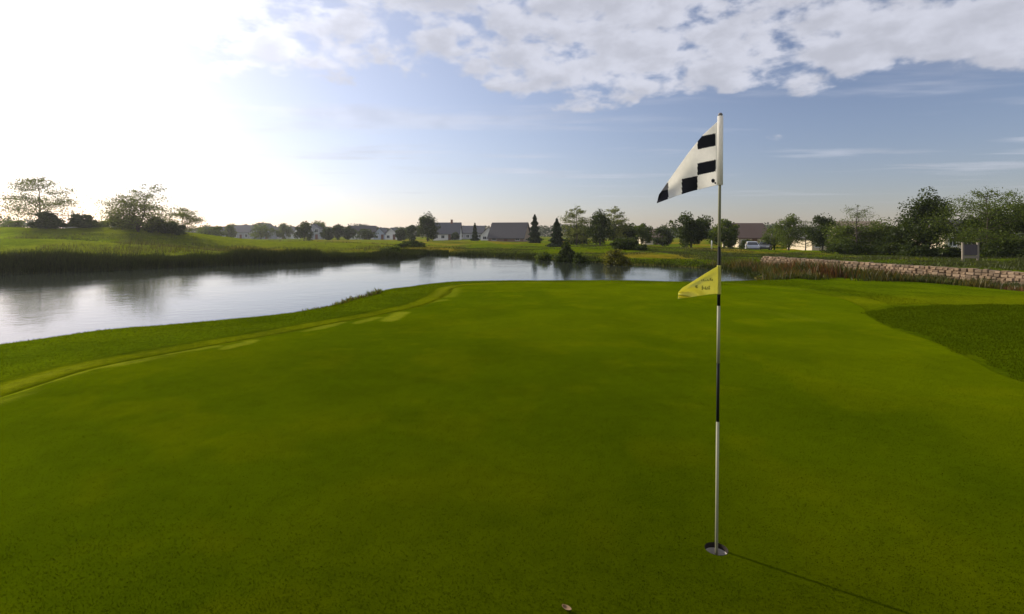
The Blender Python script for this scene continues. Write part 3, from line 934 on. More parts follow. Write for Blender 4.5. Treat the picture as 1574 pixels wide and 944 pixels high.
# right: trees along the street
G_R = 'trees along the right-hand street'
right_trees = [
    (1212, 78, 328, 50, 'upright', 'leaf_mid', 'ragged tree right of the parked cars', 3400),
    (1190, 84, 345, 50, 'round', 'leaf_mid', 'low tree beside the brown-roofed house', 2400),
    (1238, 82, 336, 40, 'airy', 'leaf_mid', 'thin open tree above the small cream house', 2000),
    (1264, 66, 327, 52, 'upright', 'leaf_dark', 'dark tree in front of the small cream house, right side', 3600),
    (1317, 55, 312, 62, 'airy', 'leaf_mid', 'tree with a tufted open top in front of the tan gable', 3000),
    (1314, 57, 340, 74, 'round', 'leaf_mid', 'broad low tree beneath the tufted one', 3400),
    (1368, 56, 333, 64, 'round', 'leaf_mid', 'rounded green tree left of the tallest dark tree', 3600),
    (1424, 50, 288, 74, 'upright', 'leaf_dark', 'tallest dark dense tree on the right', 6000),
    (1400, 52, 330, 64, 'round', 'leaf_dark', 'dark rounded tree leaning on the tallest dark tree', 3200),
    (1518, 44, 290, 112, 'airy', 'leaf_mid', 'wide layered tree with drooping boughs by the right edge', 13000),
    (1530, 47, 322, 110, 'round', 'leaf_dark', 'dark mass of foliage inside the wide layered tree', 5200),
    (1592, 44, 300, 90, 'round', 'leaf_dark', 'dark tree cut by the right edge of the picture', 4200),
]
for (px, dist, top, w, kd, mt, lb, nl) in right_trees:
    tree('street_tree', px, dist, top, w, kd, mt, lb, G_R, nl, 0.17 if kd != 'airy' else 0.125, 0.10, pad=0.95)
for (px, dist, top, w, lb) in ((1300, 54, 368, 60, 'dark hedge under the tan gable'), (1360, 53, 366, 70, 'long dark hedge left of the tallest dark tree'),
                               (1405, 47, 371, 40, 'low dark bush at the foot of the tallest dark tree'), (1452, 46, 376, 40, 'low dark bush below the cream wall'),
                               (1545, 43, 366, 80, 'dark hedge under the wide layered tree'), (1150, 86, 368, 24, 'dark bush beside the white car')):
    tree('hedge_bush', px, dist, top, w, 'shrub', 'leaf_dark', lb, 'dark bushes along the street', 2400, 0.15, 0.0, 'shrub')

# low weeds on the near bank, left of the green's far corner
bx, by = scatter(-6.5, -2.6, 11.2, 17.2, 26000)
sd = poly_sd(bx, by, pond_poly)
cl_ = fbm(bx * 1.6, by * 1.6, 2)
ok = (sd > 0.05) & (sd < 1.05) & (cl_ > 0.40) & (by > 11.9) & (by < 16.6)
bx, by, cl_ = bx[ok], by[ok], cl_[ok]
hh = (0.06 + 0.13 * sstep(0.4, 0.75, cl_)) * (0.4 + 0.8 * rng.random(len(bx))) * sstep(17, 14.5, by)
k = rng.random(len(bx)) < 0.55
blades('bank_weeds', bx[k], by[k], hh[k], 0.03, 0.5, M['weed'], 'brownish weeds along the near waterline left of the green', 'weeds')
blades('bank_weeds', bx[~k], by[~k], hh[~k], 0.03, 0.5, M['leaf_mid'], 'green leafy weeds along the near waterline left of the green', 'weeds')

# distant wood closing the view
n = 60000
a = rng.uniform(-1.05, 1.05, n)
rr_ = rng.uniform(330, 480, n)
wx_ = np.sin(a) * rr_; wy_ = np.cos(a) * rr_
topn = 4.0 + 6.5 * fbm(a * 26, a * 0 + 3, 4) + 5.0 * (fbm(a * 7 + 9, a * 0 + 1, 2) - 0.5)
P = np.stack([wx_, wy_, terrain(wx_, wy_) + rng.random(n) ** 0.7 * topn], 1)
o = link('distant_wood', leaf_mesh('distant_wood', P, np.full(n, 1.5), 0.1), M['wood_far'])
tag(o, 'low dark line of woodland along the horizon', 'wood', kind='stuff')
# ------------------------------------------------------------------ houses
M['slate'] = plain('slate_roof', (0.085, 0.085, 0.095), 0.8, 0.2, 3.0, 0.3)
M['shingle_brown'] = plain('brown_shingle', (0.115, 0.075, 0.055), 0.85, 0.2, 3.0, 0.3)
M['shingle_dark'] = plain('dark_shingle', (0.060, 0.055, 0.058), 0.85, 0.2, 3.0, 0.3)
M['shingle_tan'] = plain('tan_shingle', (0.30, 0.22, 0.15), 0.85, 0.15, 3.0, 0.3)
M['siding_white'] = plain('white_siding', (0.72, 0.71, 0.68), 0.6, 0.05, 3.0)
M['siding_grey'] = plain('grey_siding', (0.30, 0.31, 0.34), 0.6, 0.08, 3.0)
M['siding_blue'] = plain('blue_grey_siding', (0.38, 0.43, 0.52), 0.6, 0.06, 3.0)
M['siding_cream'] = plain('cream_siding', (0.62, 0.52, 0.36), 0.6, 0.06, 3.0)
M['siding_brown'] = plain('brown_siding', (0.24, 0.17, 0.12), 0.7, 0.1, 3.0)
M['trim'] = plain('white_trim', (0.75, 0.74, 0.72), 0.5, 0.04)
M['glass'] = plain('window_glass', (0.025, 0.03, 0.035), 0.08, 0.1, 2.0, spec=0.6)
M['door'] = plain('door_paint', (0.16, 0.07, 0.05), 0.5, 0.1)
M['brick'] = plain('chimney_brick', (0.24, 0.12, 0.09), 0.85, 0.2, 8.0, 0.3)


def house(px0, px1, top, dist, wall, roof, label, eave_frac=0.52, gable=False, rot=0.0, chimney=False, depth=8.0, nwin=3, zoff=0.0, name='house', garage=False):
    xa, xb = spot(px0, dist), spot(px1, dist)
    X = (xa + xb) / 2; W = abs(xb - xa); z0 = tz(X, dist) + zoff - 0.15
    H = height_at(top, dist) - z0; E = H * eave_frac
    t = empty(name, (X, dist, z0), rot)
    tag(t, label, 'house', 'houses beyond the pond')
    w = W / 2; d = depth / 2
    bm = bmesh.new()
    if gable:       # ridge runs away from the viewer, gable end faces the pond
        prof = [(-w, 0), (w, 0), (w, E), (0, H - 0.12), (-w, E)]
        f0 = [bm.verts.new((x, -d, z)) for x, z in prof]; f1 = [bm.verts.new((x, d, z)) for x, z in prof]
    else:
        prof = [(-d, 0), (d, 0), (d, E), (0, H - 0.12), (-d, E)]
        f0 = [bm.verts.new((-w, y, z)) for y, z in prof]; f1 = [bm.verts.new((w, y, z)) for y, z in prof]
    bm.faces.new(f0); bm.faces.new(f1[::-1])
    for i in range(5):
        if i in (2, 3): continue
        bm.faces.new((f0[i], f0[(i + 1) % 5], f1[(i + 1) % 5], f1[i]))
    bm_obj('wall', bm, M[wall], t)
    bm = bmesh.new()
    ov = 0.35; th = 0.16
    half, run = (w, d) if gable else (d, w)
    sl = (H - E) / half
    pr = [(-half - ov, E - ov * sl), (0, H), (half + ov, E - ov * sl), (half + ov, E - ov * sl - th), (0, H - th), (-half - ov, E - ov * sl - th)]
    conv = (lambda a, b, z: (a, b, z)) if gable else (lambda a, b, z: (b, a, z))
    r0_ = [bm.verts.new(conv(a, -run - ov, z)) for a, z in pr]; r1_ = [bm.verts.new(conv(a, run + ov, z)) for a, z in pr]
    for i in range(6):
        bm.faces.new((r0_[i], r0_[(i + 1) % 6], r1_[(i + 1) % 6], r1_[i]))
    for r_ in (r0_, r1_):
        bm.faces.new((r_[0], r_[1], r_[4], r_[5])); bm.faces.new((r_[1], r_[2], r_[3], r_[4]))
    rf = bm_obj('roof', bm, M[roof], t)
    if chimney:
        bm = bmesh.new(); bm_box(bm, w * 0.25, w * 0.25 + 0.7, -0.5, 0.3, H - 0.9, H + 0.9); bm_box(bm, w * 0.25 - 0.08, w * 0.25 + 0.78, -0.58, 0.38, H + 0.9, H + 1.02)
        bm_obj('chimney', bm, M['brick'], rf)
    ww = min(1.1, W / (nwin * 2.2)); yf = -d
    stor = [E * 0.5] if E < 4.0 else [E * 0.28, E * 0.74]
    for zi, zc in enumerate(stor):
        for k in range(nwin):
            xc = -w + W * (k + 0.5) / nwin
            if zi == 0 and k == nwin // 2 and nwin > 1:
                bm = bmesh.new(); bm_box(bm, xc - 0.5, xc + 0.5, yf - 0.05, yf + 0.02, 0.1, min(2.1, E * 0.9))
                dr = bm_obj('door', bm, M['door'], t)
                continue
            hgt = min(1.3, E * 0.4)
            bm = bmesh.new()
            x0, x1, za, zb = xc - ww / 2, xc + ww / 2, zc - hgt / 2, zc + hgt / 2
            for bx_ in ((x0 - 0.1, x1 + 0.1, zb, zb + 0.12), (x0 - 0.1, x1 + 0.1, za - 0.12, za), (x0 - 0.1, x0, za, zb), (x1, x1 + 0.1, za, zb), (xc - 0.03, xc + 0.03, za, zb)):
                bm_box(bm, bx_[0], bx_[1], yf - 0.07, yf + 0.02, bx_[2], bx_[3])
            wn = bm_obj('window', bm, M['trim'], t)
            bm = bmesh.new(); bm_box(bm, x0 + 0.003, x1 - 0.003, yf - 0.035, yf + 0.01, za + 0.003, zb - 0.003)
            bm_obj('pane', bm, M['glass'], wn)
    return t


house(316, 350, 348, 240, 'siding_grey', 'slate', 'small grey far house, leftmost of the roofs', rot=R(8))
house(356, 392, 346, 235, 'siding_grey', 'slate', 'low grey far house with a long straight ridge', rot=R(-5), nwin=4)
house(393, 424, 343, 225, 'siding_grey', 'slate', 'grey far house with its gable turned to the pond', gable=True, nwin=2)
house(426, 456, 349, 230, 'siding_white', 'slate', 'low pale far house right of the grey gable', nwin=3)
house(479, 497, 344, 200, 'siding_grey', 'slate', 'tall narrow grey far house behind the dark full tree', eave_frac=0.75, gable=True, nwin=2)
house(538, 577, 347, 210, 'siding_white', 'shingle_dark', 'far house with a dark roof and white gable edges', rot=R(12), nwin=4)
house(579, 596, 350, 200, 'siding_blue', 'slate', 'small bluish far house left of the white gable', gable=True, nwin=2)
house(596, 614, 350, 200, 'siding_white', 'slate', 'small white gabled far house beside the bluish one', gable=True, nwin=2)
house(668, 708, 342, 190, 'siding_white', 'slate', 'white house with a steep slate roof and chimney in the middle of the skyline', eave_frac=0.40, chimney=True, nwin=4)
house(706, 744, 347, 205, 'siding_grey', 'slate', 'long grey house behind the narrow conifer', nwin=4)
house(740, 764, 349, 175, 'siding_white', 'shingle_brown', 'brown-roofed cottage with a white gable', gable=True, eave_frac=0.45, nwin=2, chimney=True)
house(757, 811, 342, 150, 'siding_brown', 'shingle_dark', 'large dark grey barn-like house with a low gable', eave_frac=0.22, depth=10, nwin=3, rot=R(-14))
house(985, 1018, 352, 135, 'siding_cream', 'shingle_brown', 'cream house glimpsed between the low trees', nwin=3)
house(1122, 1170, 343, 105, 'siding_cream', 'shingle_brown', 'cream house with a tall brown roof right of the flagstick', eave_frac=0.45, nwin=3)
house(1228, 1262, 350, 92, 'siding_cream', 'shingle_dark', 'small cream house with its gable toward the street', gable=True, eave_frac=0.6, nwin=2)
house(1276, 1350, 340, 90, 'siding_cream', 'shingle_tan', 'house with a tan roof behind the tufted tree', eave_frac=0.5, nwin=4)
house(1412, 1498, 338, 66, 'siding_cream', 'shingle_dark', 'cream-walled house behind the tallest dark tree', eave_frac=0.62, nwin=4)

# ------------------------------------------------------------------ stone retaining wall
M['stone'] = []
for i, c in enumerate(((0.175, 0.118, 0.070), (0.20, 0.135, 0.080), (0.13, 0.09, 0.055), (0.23, 0.16, 0.10))):
    M['stone'].append(plain('wall_stone_%s' % 'abcd'[i], c, 0.9, 0.25, 9.0, 0.6))
M['core'] = plain('wall_backfill', (0.12, 0.095, 0.075), 0.95, 0.3, 8.0, 0.6)
wdir = (WALL_B - WALL_A); WL = float(np.hypot(*wdir)); wdir = wdir / WL
wl = empty('stone_wall', (WALL_A[0], WALL_A[1], 0.0), math.atan2(wdir[1], wdir[0]))
tag(wl, 'low tan stone retaining wall running behind the weeds on the right', 'wall')
stone_meshes = []
for k in range(8):
    bm = bmesh.new(); bm_box(bm, -0.5, 0.5, -0.5, 0.5, -0.5, 0.5)
    bmesh.ops.bevel(bm, geom=bm.edges[:], offset=0.12, segments=1, affect='EDGES')
    for v in bm.verts:
        v.co += Vector((random.uniform(-.05, .05), random.uniform(-.06, .06), random.uniform(-.05, .05)))
    me = bpy.data.meshes.new('stone'); bmesh.ops.recalc_face_normals(bm, faces=bm.faces); bm.to_mesh(me); bm.free()
    me.materials.append(M['stone'][k % 4]); stone_meshes.append(me)
rows, rowh = 4, 0.125
wz0 = -0.43
s0 = -2.6
for r_ in range(rows):
    s = s0 + (r_ % 2) * 0.14
    while s < WL:
        ln = random.uniform(0.19, 0.33)
        if s > 7: ln *= 1.25
        o = bpy.data.objects.new('stone', random.choice(stone_meshes)); C.objects.link(o)
        o.parent = wl
        o.location = (s + ln / 2, -0.02 + r_ * -0.05 + random.uniform(-.03, .03), wz0 + (r_ + 0.5) * rowh + random.uniform(-.012, .012))
        o.scale = (ln * 0.95, 0.30, rowh * random.uniform(0.88, 1.04) * (random.uniform(0.8, 1.35) if r_ == rows - 1 else 1))
        o.rotation_euler = (random.uniform(-.06, .06), random.uniform(-.04, .04), random.uniform(-.06, .06))
        s += ln
bm = bmesh.new(); bm_box(bm, s0, WL, -0.60, -0.20, wz0 - 0.2, wz0 + rows * rowh - 0.06)
bm_obj('backfill', bm, M['core'], wl)

# ------------------------------------------------------------------ cars
M['car_white'] = plain('white_car_paint', (0.48, 0.50, 0.55), 0.25, 0.03, 2.0, spec=0.5)
M['car_grey'] = plain('grey_car_paint', (0.16, 0.17, 0.19), 0.25, 0.05, 2.0, spec=0.5)
M['tyre'] = plain('tyre_rubber', (0.02, 0.02, 0.02), 0.85, 0.1)
M['rim'] = plain('wheel_rim', (0.5, 0.5, 0.52), 0.35, 0.05, metallic=0.8)
M['lamp'] = plain('lamp_glass', (0.75, 0.75, 0.72), 0.15, 0.03)
M['bumper'] = plain('bumper_plastic', (0.05, 0.05, 0.055), 0.6, 0.1)


def car(px, dist, rz, paint, label):
    X = spot(px, dist)
    t = empty('parked_car', (X, dist, tz(X, dist)), rz)
    tag(t, label, 'car', 'cars parked on the street')
    prof = [(-2.15, .32), (-2.2, .62), (-2.05, .88), (-1.15, .98), (-.45, 1.42), (.25, 1.5), (1.35, 1.46), (2.0, 1.0), (2.15, .9), (2.15, .35)]
    wid = [.80, .84, .84, .86, .66, .64, .66, .84, .84, .80]
    bm = bmesh.new()
    a = [bm.verts.new((x, -w_, z)) for (x, z), w_ in zip(prof, wid)]; b_ = [bm.verts.new((x, w_, z)) for (x, z), w_ in zip(prof, wid)]
    m0 = bm.verts.new((0, -.88, .95)); m1 = bm.verts.new((0, .88, .95))
    def fan(vs_, m):
        for i in range(len(vs_)):
            bm.faces.new((vs_[i], vs_[(i + 1) % len(vs_)], m))
    fan(a, m0); fan(b_, m1)
    for i in range(len(a)):
        j = (i + 1) % len(a); bm.faces.new((a[i], a[j], b_[j], b_[i]))
    bmesh.ops.bevel(bm, geom=[e for e in bm.edges if e.calc_face_angle(0) > 0.5], offset=0.05, segments=2, affect='EDGES')
    bm_obj('body', bm, paint, t)
    for nm, pts in (('windscreen', ((-1.10, -.74, 1.03), (-1.10, .74, 1.03), (-.52, .60, 1.40), (-.52, -.60, 1.40))),
                    ('rear_window', ((1.94, .72, 1.05), (1.94, -.72, 1.05), (1.44, -.60, 1.42), (1.44, .60, 1.42)))):
        bm = bmesh.new(); sg = -1 if nm == 'windscreen' else 1
        q = [bm.verts.new((x + sg * .03, y, z + .035)) for x, y, z in pts]; q2 = [bm.verts.new((x - sg * .01, y, z - .01)) for x, y, z in pts]
        bm.faces.new(q); bm.faces.new(q2[::-1])
        for i in range(4): bm.faces.new((q[i], q[(i + 1) % 4], q2[(i + 1) % 4], q2[i]))
        bm_obj(nm, bm, M['glass'], t)
    for sg in (-1, 1):
        bm = bmesh.new()
        pts = [(-.95, .865, 1.02), (1.55, .845, 1.02), (1.25, .70, 1.38), (-.40, .70, 1.36)]
        q = [bm.verts.new((x, sg * (y + .012), z)) for x, y, z in pts]; q2 = [bm.verts.new((x, sg * (y - .03), z)) for x, y, z in pts]
        bm.faces.new(q); bm.faces.new(q2[::-1])
        for i in range(4): bm.faces.new((q[i], q[(i + 1) % 4], q2[(i + 1) % 4], q2[i]))
        bm_obj('side_window', bm, M['glass'], t)
        bm = bmesh.new(); bm_box(bm, -2.235, -2.10, sg * .62 - .16, sg * .62 + .16, .60, .78); bm_obj('headlight', bm, M['lamp'], t)
        for xw in (-1.35, 1.35):
            bm = bmesh.new(); bm_tube(bm, [(xw, sg * .66, .32), (xw, sg * .88, .32)], [.32, .32], 18); w_ = bm_obj('wheel', bm, M['tyre'], t)
            bm = bmesh.new(); bm_tube(bm, [(xw, sg * .85, .32), (xw, sg * .892, .32)], [.20, .19], 14); bm_obj('rim', bm, M['rim'], w_)
    bm = bmesh.new(); bm_box(bm, -2.26, -2.12, -.78, .78, .34, .50); bm_obj('bumper', bm, M['bumper'], t)
    return t


car(1156, 80, R(70), M['car_white'], 'white parked car in front of the cream house')
car(1176, 84, R(58), M['car_grey'], 'grey parked car right of the white one')

# ------------------------------------------------------------------ post and board by the trees on the right
M['board'] = plain('board_panel', (0.085, 0.07, 0.075), 0.8, 0.2, 4.0)
M['post'] = plain('pale_post', (0.24, 0.20, 0.15), 0.7, 0.12, 5.0)
D_S = 40.0
X = spot(1491.5, D_S); zs = tz(X, D_S)
sg_ = empty('notice_board', (X, D_S, zs), R(-12)); tag(sg_, 'small dark board between two pale posts before the layered tree', 'board')
hp = height_at(374, D_S) - zs
for s in (-1, 1):
    bm = bmesh.new(); bm_box(bm, s * .50 - .06, s * .50 + .06, -.06, .06, -.1, hp); bm_box(bm, s * .50 - .08, s * .50 + .08, -.08, .08, hp, hp + .05); bm_obj('post', bm, M['post'], sg_)
bm = bmesh.new(); bm_box(bm, -.437, .437, -.025, .025, hp * .33, hp * .93); bm_obj('panel', bm, M['board'], sg_)
bm = bmesh.new(); bm_box(bm, -.437, .437, -.04, .04, hp * .15, hp * .30); bm_obj('rail', bm, M['post'], sg_)

# small white marker post on the lawn behind the flagstick
M['marker'] = plain('marker_paint', (0.62, 0.62, 0.58), 0.5, 0.08)
X = spot(1094, 62.0)
bm = bmesh.new(); bm_tube(bm, [(0, 0, -.1), (0, 0, .95), (0, 0, 1.02)], [.07, .065, .03], 10)
mk = bm_obj('marker_post', bm, M['marker'], None, (X, 62.0, tz(X, 62.0)))
tag(mk, 'small pale marker post on the lawn just left of the flagstick', 'post')

# ------------------------------------------------------------------ cup and flagstick
M['cup_liner'] = plain('cup_liner', (0.30, 0.27, 0.23), 0.6, 0.15, 20.0)
M['soil'] = plain('cup_soil', (0.020, 0.014, 0.009), 0.95, 0.3, 60.0)
M['pole_white'] = plain('flagstick_white', (0.28, 0.27, 0.17), 0.6, 0.06, 20.0)
M['pole_black'] = plain('flagstick_black', (0.012, 0.012, 0.013), 0.65, 0.1, 20.0, spec=0.15)
M['ferrule'] = plain('ferrule_grey', (0.16, 0.15, 0.15), 0.5, 0.1, 20.0)
M['cloth_white'] = cloth('white_cloth', (0.90, 0.88, 0.83), 0.55)
M['cloth_black'] = cloth('black_cloth', (0.030, 0.030, 0.034), 0.08)
M['cloth_yellow'] = cloth('yellow_cloth', (0.78, 0.74, 0.18), 0.50)
M['print_olive'] = cloth('olive_print', (0.38, 0.36, 0.07), 0.25)

cupo = empty('golf_cup', (CUP[0], CUP[1], cup_z)); tag(cupo, 'golf hole with a pale cup liner at the foot of the flagstick', 'golf hole')
bm = bmesh.new()
NSG = 64
def ring(bm, r, z): return [bm.verts.new((r * math.cos(2 * math.pi * k / NSG), r * math.sin(2 * math.pi * k / NSG), z)) for k in range(NSG)]
def bridge(bm, a, b_):
    for k in range(NSG):
        f = bm.faces.new((a[k], a[(k + 1) % NSG], b_[(k + 1) % NSG], b_[k])); f.smooth = True
bridge(bm, ring(bm, CUP_R + .0006, .001), ring(bm, CUP_R + .0006, -.028))
bm_obj('soil_rim', bm, M['soil'], cupo)
bm = bmesh.new()
a0 = ring(bm, CUP_R + .003, -.026); a1 = ring(bm, CUP_R - .002, -.026); a2 = ring(bm, CUP_R - .004, -.125); a3 = ring(bm, 0.012, -.128); a4 = ring(bm, CUP_R + .003, -.13)
bridge(bm, a0, a1); bridge(bm, a1, a2); bridge(bm, a2, a3); bridge(bm, a4, a0)
bm_obj('liner', bm, M['cup_liner'], cupo)

PY = CUP[1]
def pz(py): return height_at(py, PY)
def pxx(px): return spot(px, PY)
stick = empty('flagstick', (CUP[0], CUP[1], cup_z - .125)); tag(stick, 'black and white banded flagstick standing in the hole', 'flagstick')
lean_x = pxx(1107.3) - CUP[0]
ztop = pz(177) - (cup_z - .125)
def on_pole(z): return (lean_x * z / ztop, 0.0, z)
bands = [(-1, 648, 'pole_white', .0072, .0072), (648, 558, 'pole_black', .0073, .0072), (558, 470, 'pole_white', .0076, .0074), (470, 379, 'pole_black', .0076, .0074), (379, 177, 'pole_white', .0070, .0064)]
for (y0, y1, mt, ra, rb) in bands:
    za = 0.0 if y0 < 0 else pz(y0) - (cup_z - .125); zb = pz(y1) - (cup_z - .125)
    bm = bmesh.new(); bm_tube(bm, [on_pole(za), on_pole((za + zb) / 2), on_pole(zb)], [ra, (ra + rb) / 2, rb], 20)
    bm_obj('pole_section', bm, M[mt], stick)
bm = bmesh.new(); bm_tube(bm, [on_pole(ztop - .002), on_pole(ztop + .006), on_pole(ztop + .011)], [.0105, .0105, .005], 16); bm_obj('cap', bm, M['ferrule'], stick)


def flag_cloth(name, top_px, bot_px, hoist_x, tip, cells, parent_label, fold, nu=60, nv=44, top_bow=0.0, depth=0.0, mats=None):
    """grid between a top edge and a bottom edge given by photo points, with real folds in depth"""
    tp = np.array(top_px, float); bp_ = np.array(bot_px, float)
    us = np.linspace(0, 1, nu); verts = np.zeros((nu, nv, 3)); uv = np.zeros((nu, nv, 2))
    tx = np.interp(us, np.linspace(0, 1, len(tp)), tp[:, 0]); ty = np.interp(us, np.linspace(0, 1, len(tp)), tp[:, 1])
    qx = np.interp(us, np.linspace(0, 1, len(bp_)), bp_[:, 0]); qy = np.interp(us, np.linspace(0, 1, len(bp_)), bp_[:, 1])
    for j in range(nv):
        v = j / (nv - 1)
        Y_ = PY + fold(us, v)
        X_ = spot(tx * (1 - v) + qx * v, Y_); Z_ = height_at(ty * (1 - v) + qy * v, Y_)
        verts[:, j] = np.stack([X_, Y_, Z_], 1)
    return verts


def cells_mesh(name, verts, matfun, mats):
    nu, nv, _ = verts.shape
    id_ = np.arange(nu * nv).reshape(nu, nv)
    f = np.stack([id_[:-1, :-1], id_[1:, :-1], id_[1:, 1:], id_[:-1, 1:]], -1).reshape(-1, 4)
    me = mesh_np(name, verts.reshape(-1, 3), f, True)
    for m_ in mats: me.materials.append(m_)
    uu, vv = np.meshgrid((np.arange(nu - 1) + .5) / (nu - 1), (np.arange(nv - 1) + .5) / (nv - 1), indexing='ij')
    me.polygons.foreach_set('material_index', matfun(uu, vv).astype(np.int32).ravel())
    return me


def add_solid(o, t):
    md = o.modifiers.new('thickness', 'SOLIDIFY'); md.thickness = t; md.offset = 0


# chequered flag: hangs from its sleeve, upper edge folded down by the light breeze
flag = empty('chequered_flag', (pxx(1107), PY, pz(284))); tag(flag, 'black and white chequered flag hanging at the top of the flagstick', 'flag')
off = Vector(flag.location)
V = flag_cloth('f', [(1102.5, 187), (1080, 208), (1059, 234), (1034, 269), (1013, 299)], [(1102.5, 284.5), (1088, 288), (1067, 293), (1040, 301), (1009.5, 312.5)], None, None, None, None,
               lambda u, v: -0.012 - 0.10 * u ** 1.2 + 0.036 * np.sin(u * 9.5 + v * 2.6) * u ** 0.6 + 0.02 * np.cos(v * 5 - u * 3) * u, nu=94, nv=90)
V = V - np.array(off)


def check(uu, vv):
    xpx = np.interp(uu, [0, .25, .5, .75, 1], [1102.5, 1080, 1059, 1034, 1013]) * (1 - vv) + np.interp(uu, [0, .25, .5, .75, 1], [1102.5, 1088, 1067, 1040, 1009.5]) * vv   # where on the cloth
    top_ = np.interp(uu, [0, .25, .5, .75, 1], [187, 208, 234, 269, 299]); bot_ = np.interp(uu, [0, .25, .5, .75, 1], [284.5, 288, 293, 301, 312.5])
    yy = top_ + (bot_ - top_) * vv
    sk = (1102.5 - xpx) * 0.21                        # rows run slightly downhill away from the hoist
    y0 = yy - sk
    c1 = xpx > 1072; c2 = (xpx <= 1072) & (xpx > 1048); c3 = xpx < 1027
    k = np.zeros(uu.shape)
    k[c1 & (((y0 > 204.5) & (y0 < 223.5)) | ((y0 > 245) & (y0 < 263))) & (xpx < 1100)] = 1
    k[c2 & (y0 > 264)] = 1
    k[c3 & (y0 > 275.5)] = 1
    k[c3 & (y0 > 265) & (y0 <= 275.5)] = 2
    # small emblem at the foot of the hoist
    k[(np.hypot((xpx - 1096) / 2.6, (yy - 278) / 3.0) < 1) | ((np.abs(xpx - 1099.5) < 1.2) & (np.abs(yy - 281.5) < 1.2))] = 1
    return k


M['cloth_grey'] = cloth('grey_washed_cloth', (0.30, 0.28, 0.27), 0.25)
me = cells_mesh('cloth', V, check, [M['cloth_white'], M['cloth_black'], M['cloth_grey']])
fo = link('cloth', me, None, flag); add_solid(fo, .0012)
bm = bmesh.new()
zt, zb = pz(178.5), pz(284.5)
bm_tube(bm, [Vector((pxx(1107.2 - 0.9), PY, zb)) - off, Vector((pxx(1107.2 - 0.6), PY, (zt + zb) / 2)) - off, Vector((pxx(1107.2), PY, zt)) - off], [.0150, .0140, .0135], 20, True)
bm_obj('sleeve', bm, M['cloth_white'], flag)

# yellow pennant lower down
pen = empty('yellow_pennant', (pxx(1103), PY, pz(458))); tag(pen, 'small yellow pennant with faded writing tied halfway down the flagstick', 'flag')
off = Vector(pen.location)
pt = [(1104.3, 408.5), (1085, 420), (1066, 432), (1049, 442.5), (1043, 449)]; pb = [(1104.3, 451.5), (1090, 452.5), (1073, 455), (1058, 457.5), (1042, 459)]
pf = lambda u, v: -0.006 - 0.05 * u + 0.020 * np.sin(v * 11 * u + u * 6) * u + 0.012 * np.exp(-((v - .15) / .12) ** 2) * np.sin(u * 3.0)
V = flag_cloth('p', pt, pb, None, None, None, None, pf, nu=90, nv=70) - np.array(off)


def penmat(uu, vv):
    tx = np.interp(uu, np.linspace(0, 1, 5), [p_[0] for p_ in pt]); bx_ = np.interp(uu, np.linspace(0, 1, 5), [p_[0] for p_ in pb])
    ty = np.interp(uu, np.linspace(0, 1, 5), [p_[1] for p_ in pt]); by_ = np.interp(uu, np.linspace(0, 1, 5), [p_[1] for p_ in pb])
    x_ = tx + (bx_ - tx) * vv; y_ = ty + (by_ - ty) * vv
    k = np.zeros(uu.shape)
    def mark(x0, x1, y0, y1):
        k[(x_ > x0) & (x_ < x1) & (y_ > y0) & (y_ < y1)] = 1
    # two faded lines of lettering, drawn as the short strokes that can still be seen
    for x0, x1, y0, y1 in ((1078.0, 1080.0, 430.2, 432.6), (1080.6, 1082.4, 429.6, 432.4), (1083, 1086.2, 430.6, 432.3), (1086.8, 1088.4, 429.2, 432.2), (1089, 1090.2, 430, 432),
                           (1090.8, 1093.2, 427.6, 431.4), (1093.8, 1095.6, 428.8, 431.8),
                           (1078.6, 1080.8, 439, 445.6), (1080.8, 1082.8, 442.2, 443.6), (1083.2, 1085.2, 440.4, 445.4), (1085.2, 1086.6, 443.6, 445.6), (1087, 1088.6, 441, 445.4), (1089.2, 1091, 439.2, 445.2),
                           (1068.4, 1070, 439, 442), (1070, 1072, 438.6, 443)):
        mark(x0, x1, y0, y1)
    return k


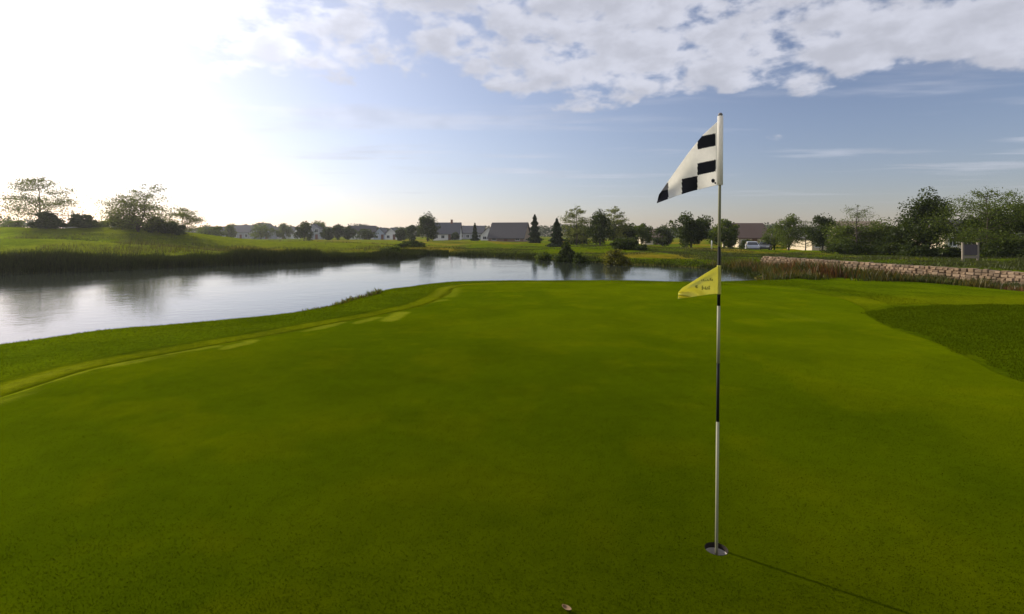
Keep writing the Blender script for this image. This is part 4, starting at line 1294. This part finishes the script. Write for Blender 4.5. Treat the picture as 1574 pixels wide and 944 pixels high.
me = cells_mesh('cloth', V, penmat, [M['cloth_yellow'], M['print_olive']])
po = link('cloth', me, None, pen); add_solid(po, .001)
bm = bmesh.new()
za, zb = pz(408), pz(452)
xl = lambda zz: CUP[0] + lean_x * (zz - (cup_z - .125)) / ztop
bm_tube(bm, [Vector((xl(za), PY, za)) - off, Vector((xl(zb), PY, zb)) - off], [.0098, .0105], 18, False)
bm_obj('sleeve', bm, M['cloth_yellow'], pen)

# ------------------------------------------------------------------ dry leaf on the green
M['dry_leaf'] = plain('dry_leaf', (0.20, 0.12, 0.06), 0.8, 0.3, 60.0)
lx, ly = gp(872, 939)
bm = bmesh.new()
rows_ = []
for i in range(9):
    u = i / 8; wv = .011 * math.sin(math.pi * min(max(u * .94 + .03, 0), 1)) ** .7
    rows_.append([bm.verts.new((-.022 + .044 * u, wv * (k - 2) / 2, .003 + .010 * abs(k - 2) / 2 * (1.2 - u) + .010 * (u - .3) ** 2)) for k in range(5)])
for i in range(8):
    for k in range(4): bm.faces.new((rows_[i][k], rows_[i + 1][k], rows_[i + 1][k + 1], rows_[i][k + 1]))
lf = bm_obj('dry_leaf', bm, M['dry_leaf'], None, (lx, ly, tz(lx, ly) + .008), True)
lf.rotation_euler = (R(10), R(-6), R(-38)); add_solid(lf, .0008)
tag(lf, 'small curled dry leaf on the green at the bottom edge', 'leaf')

# ------------------------------------------------------------------ haze
m = bpy.data.materials.new('haze_air'); m.use_nodes = True
g = NT(m.node_tree)
pv = g.n('ShaderNodeVolumePrincipled')
pv.inputs['Color'].default_value = (0.93, 0.95, 1.0, 1); pv.inputs['Density'].default_value = HAZE; pv.inputs['Anisotropy'].default_value = 0.55
o = g.n('ShaderNodeOutputMaterial'); g.t.links.new(pv.outputs[0], o.inputs['Volume'])
bm = bmesh.new(); bm_box(bm, -FAR - 40, FAR + 40, -170, FAR + 40, -6.5, 19.0)
hz = bm_obj('haze', bm, m); tag(hz, kind='stuff')
hz['label'] = 'pale morning haze over the whole place'; hz['category'] = 'haze'
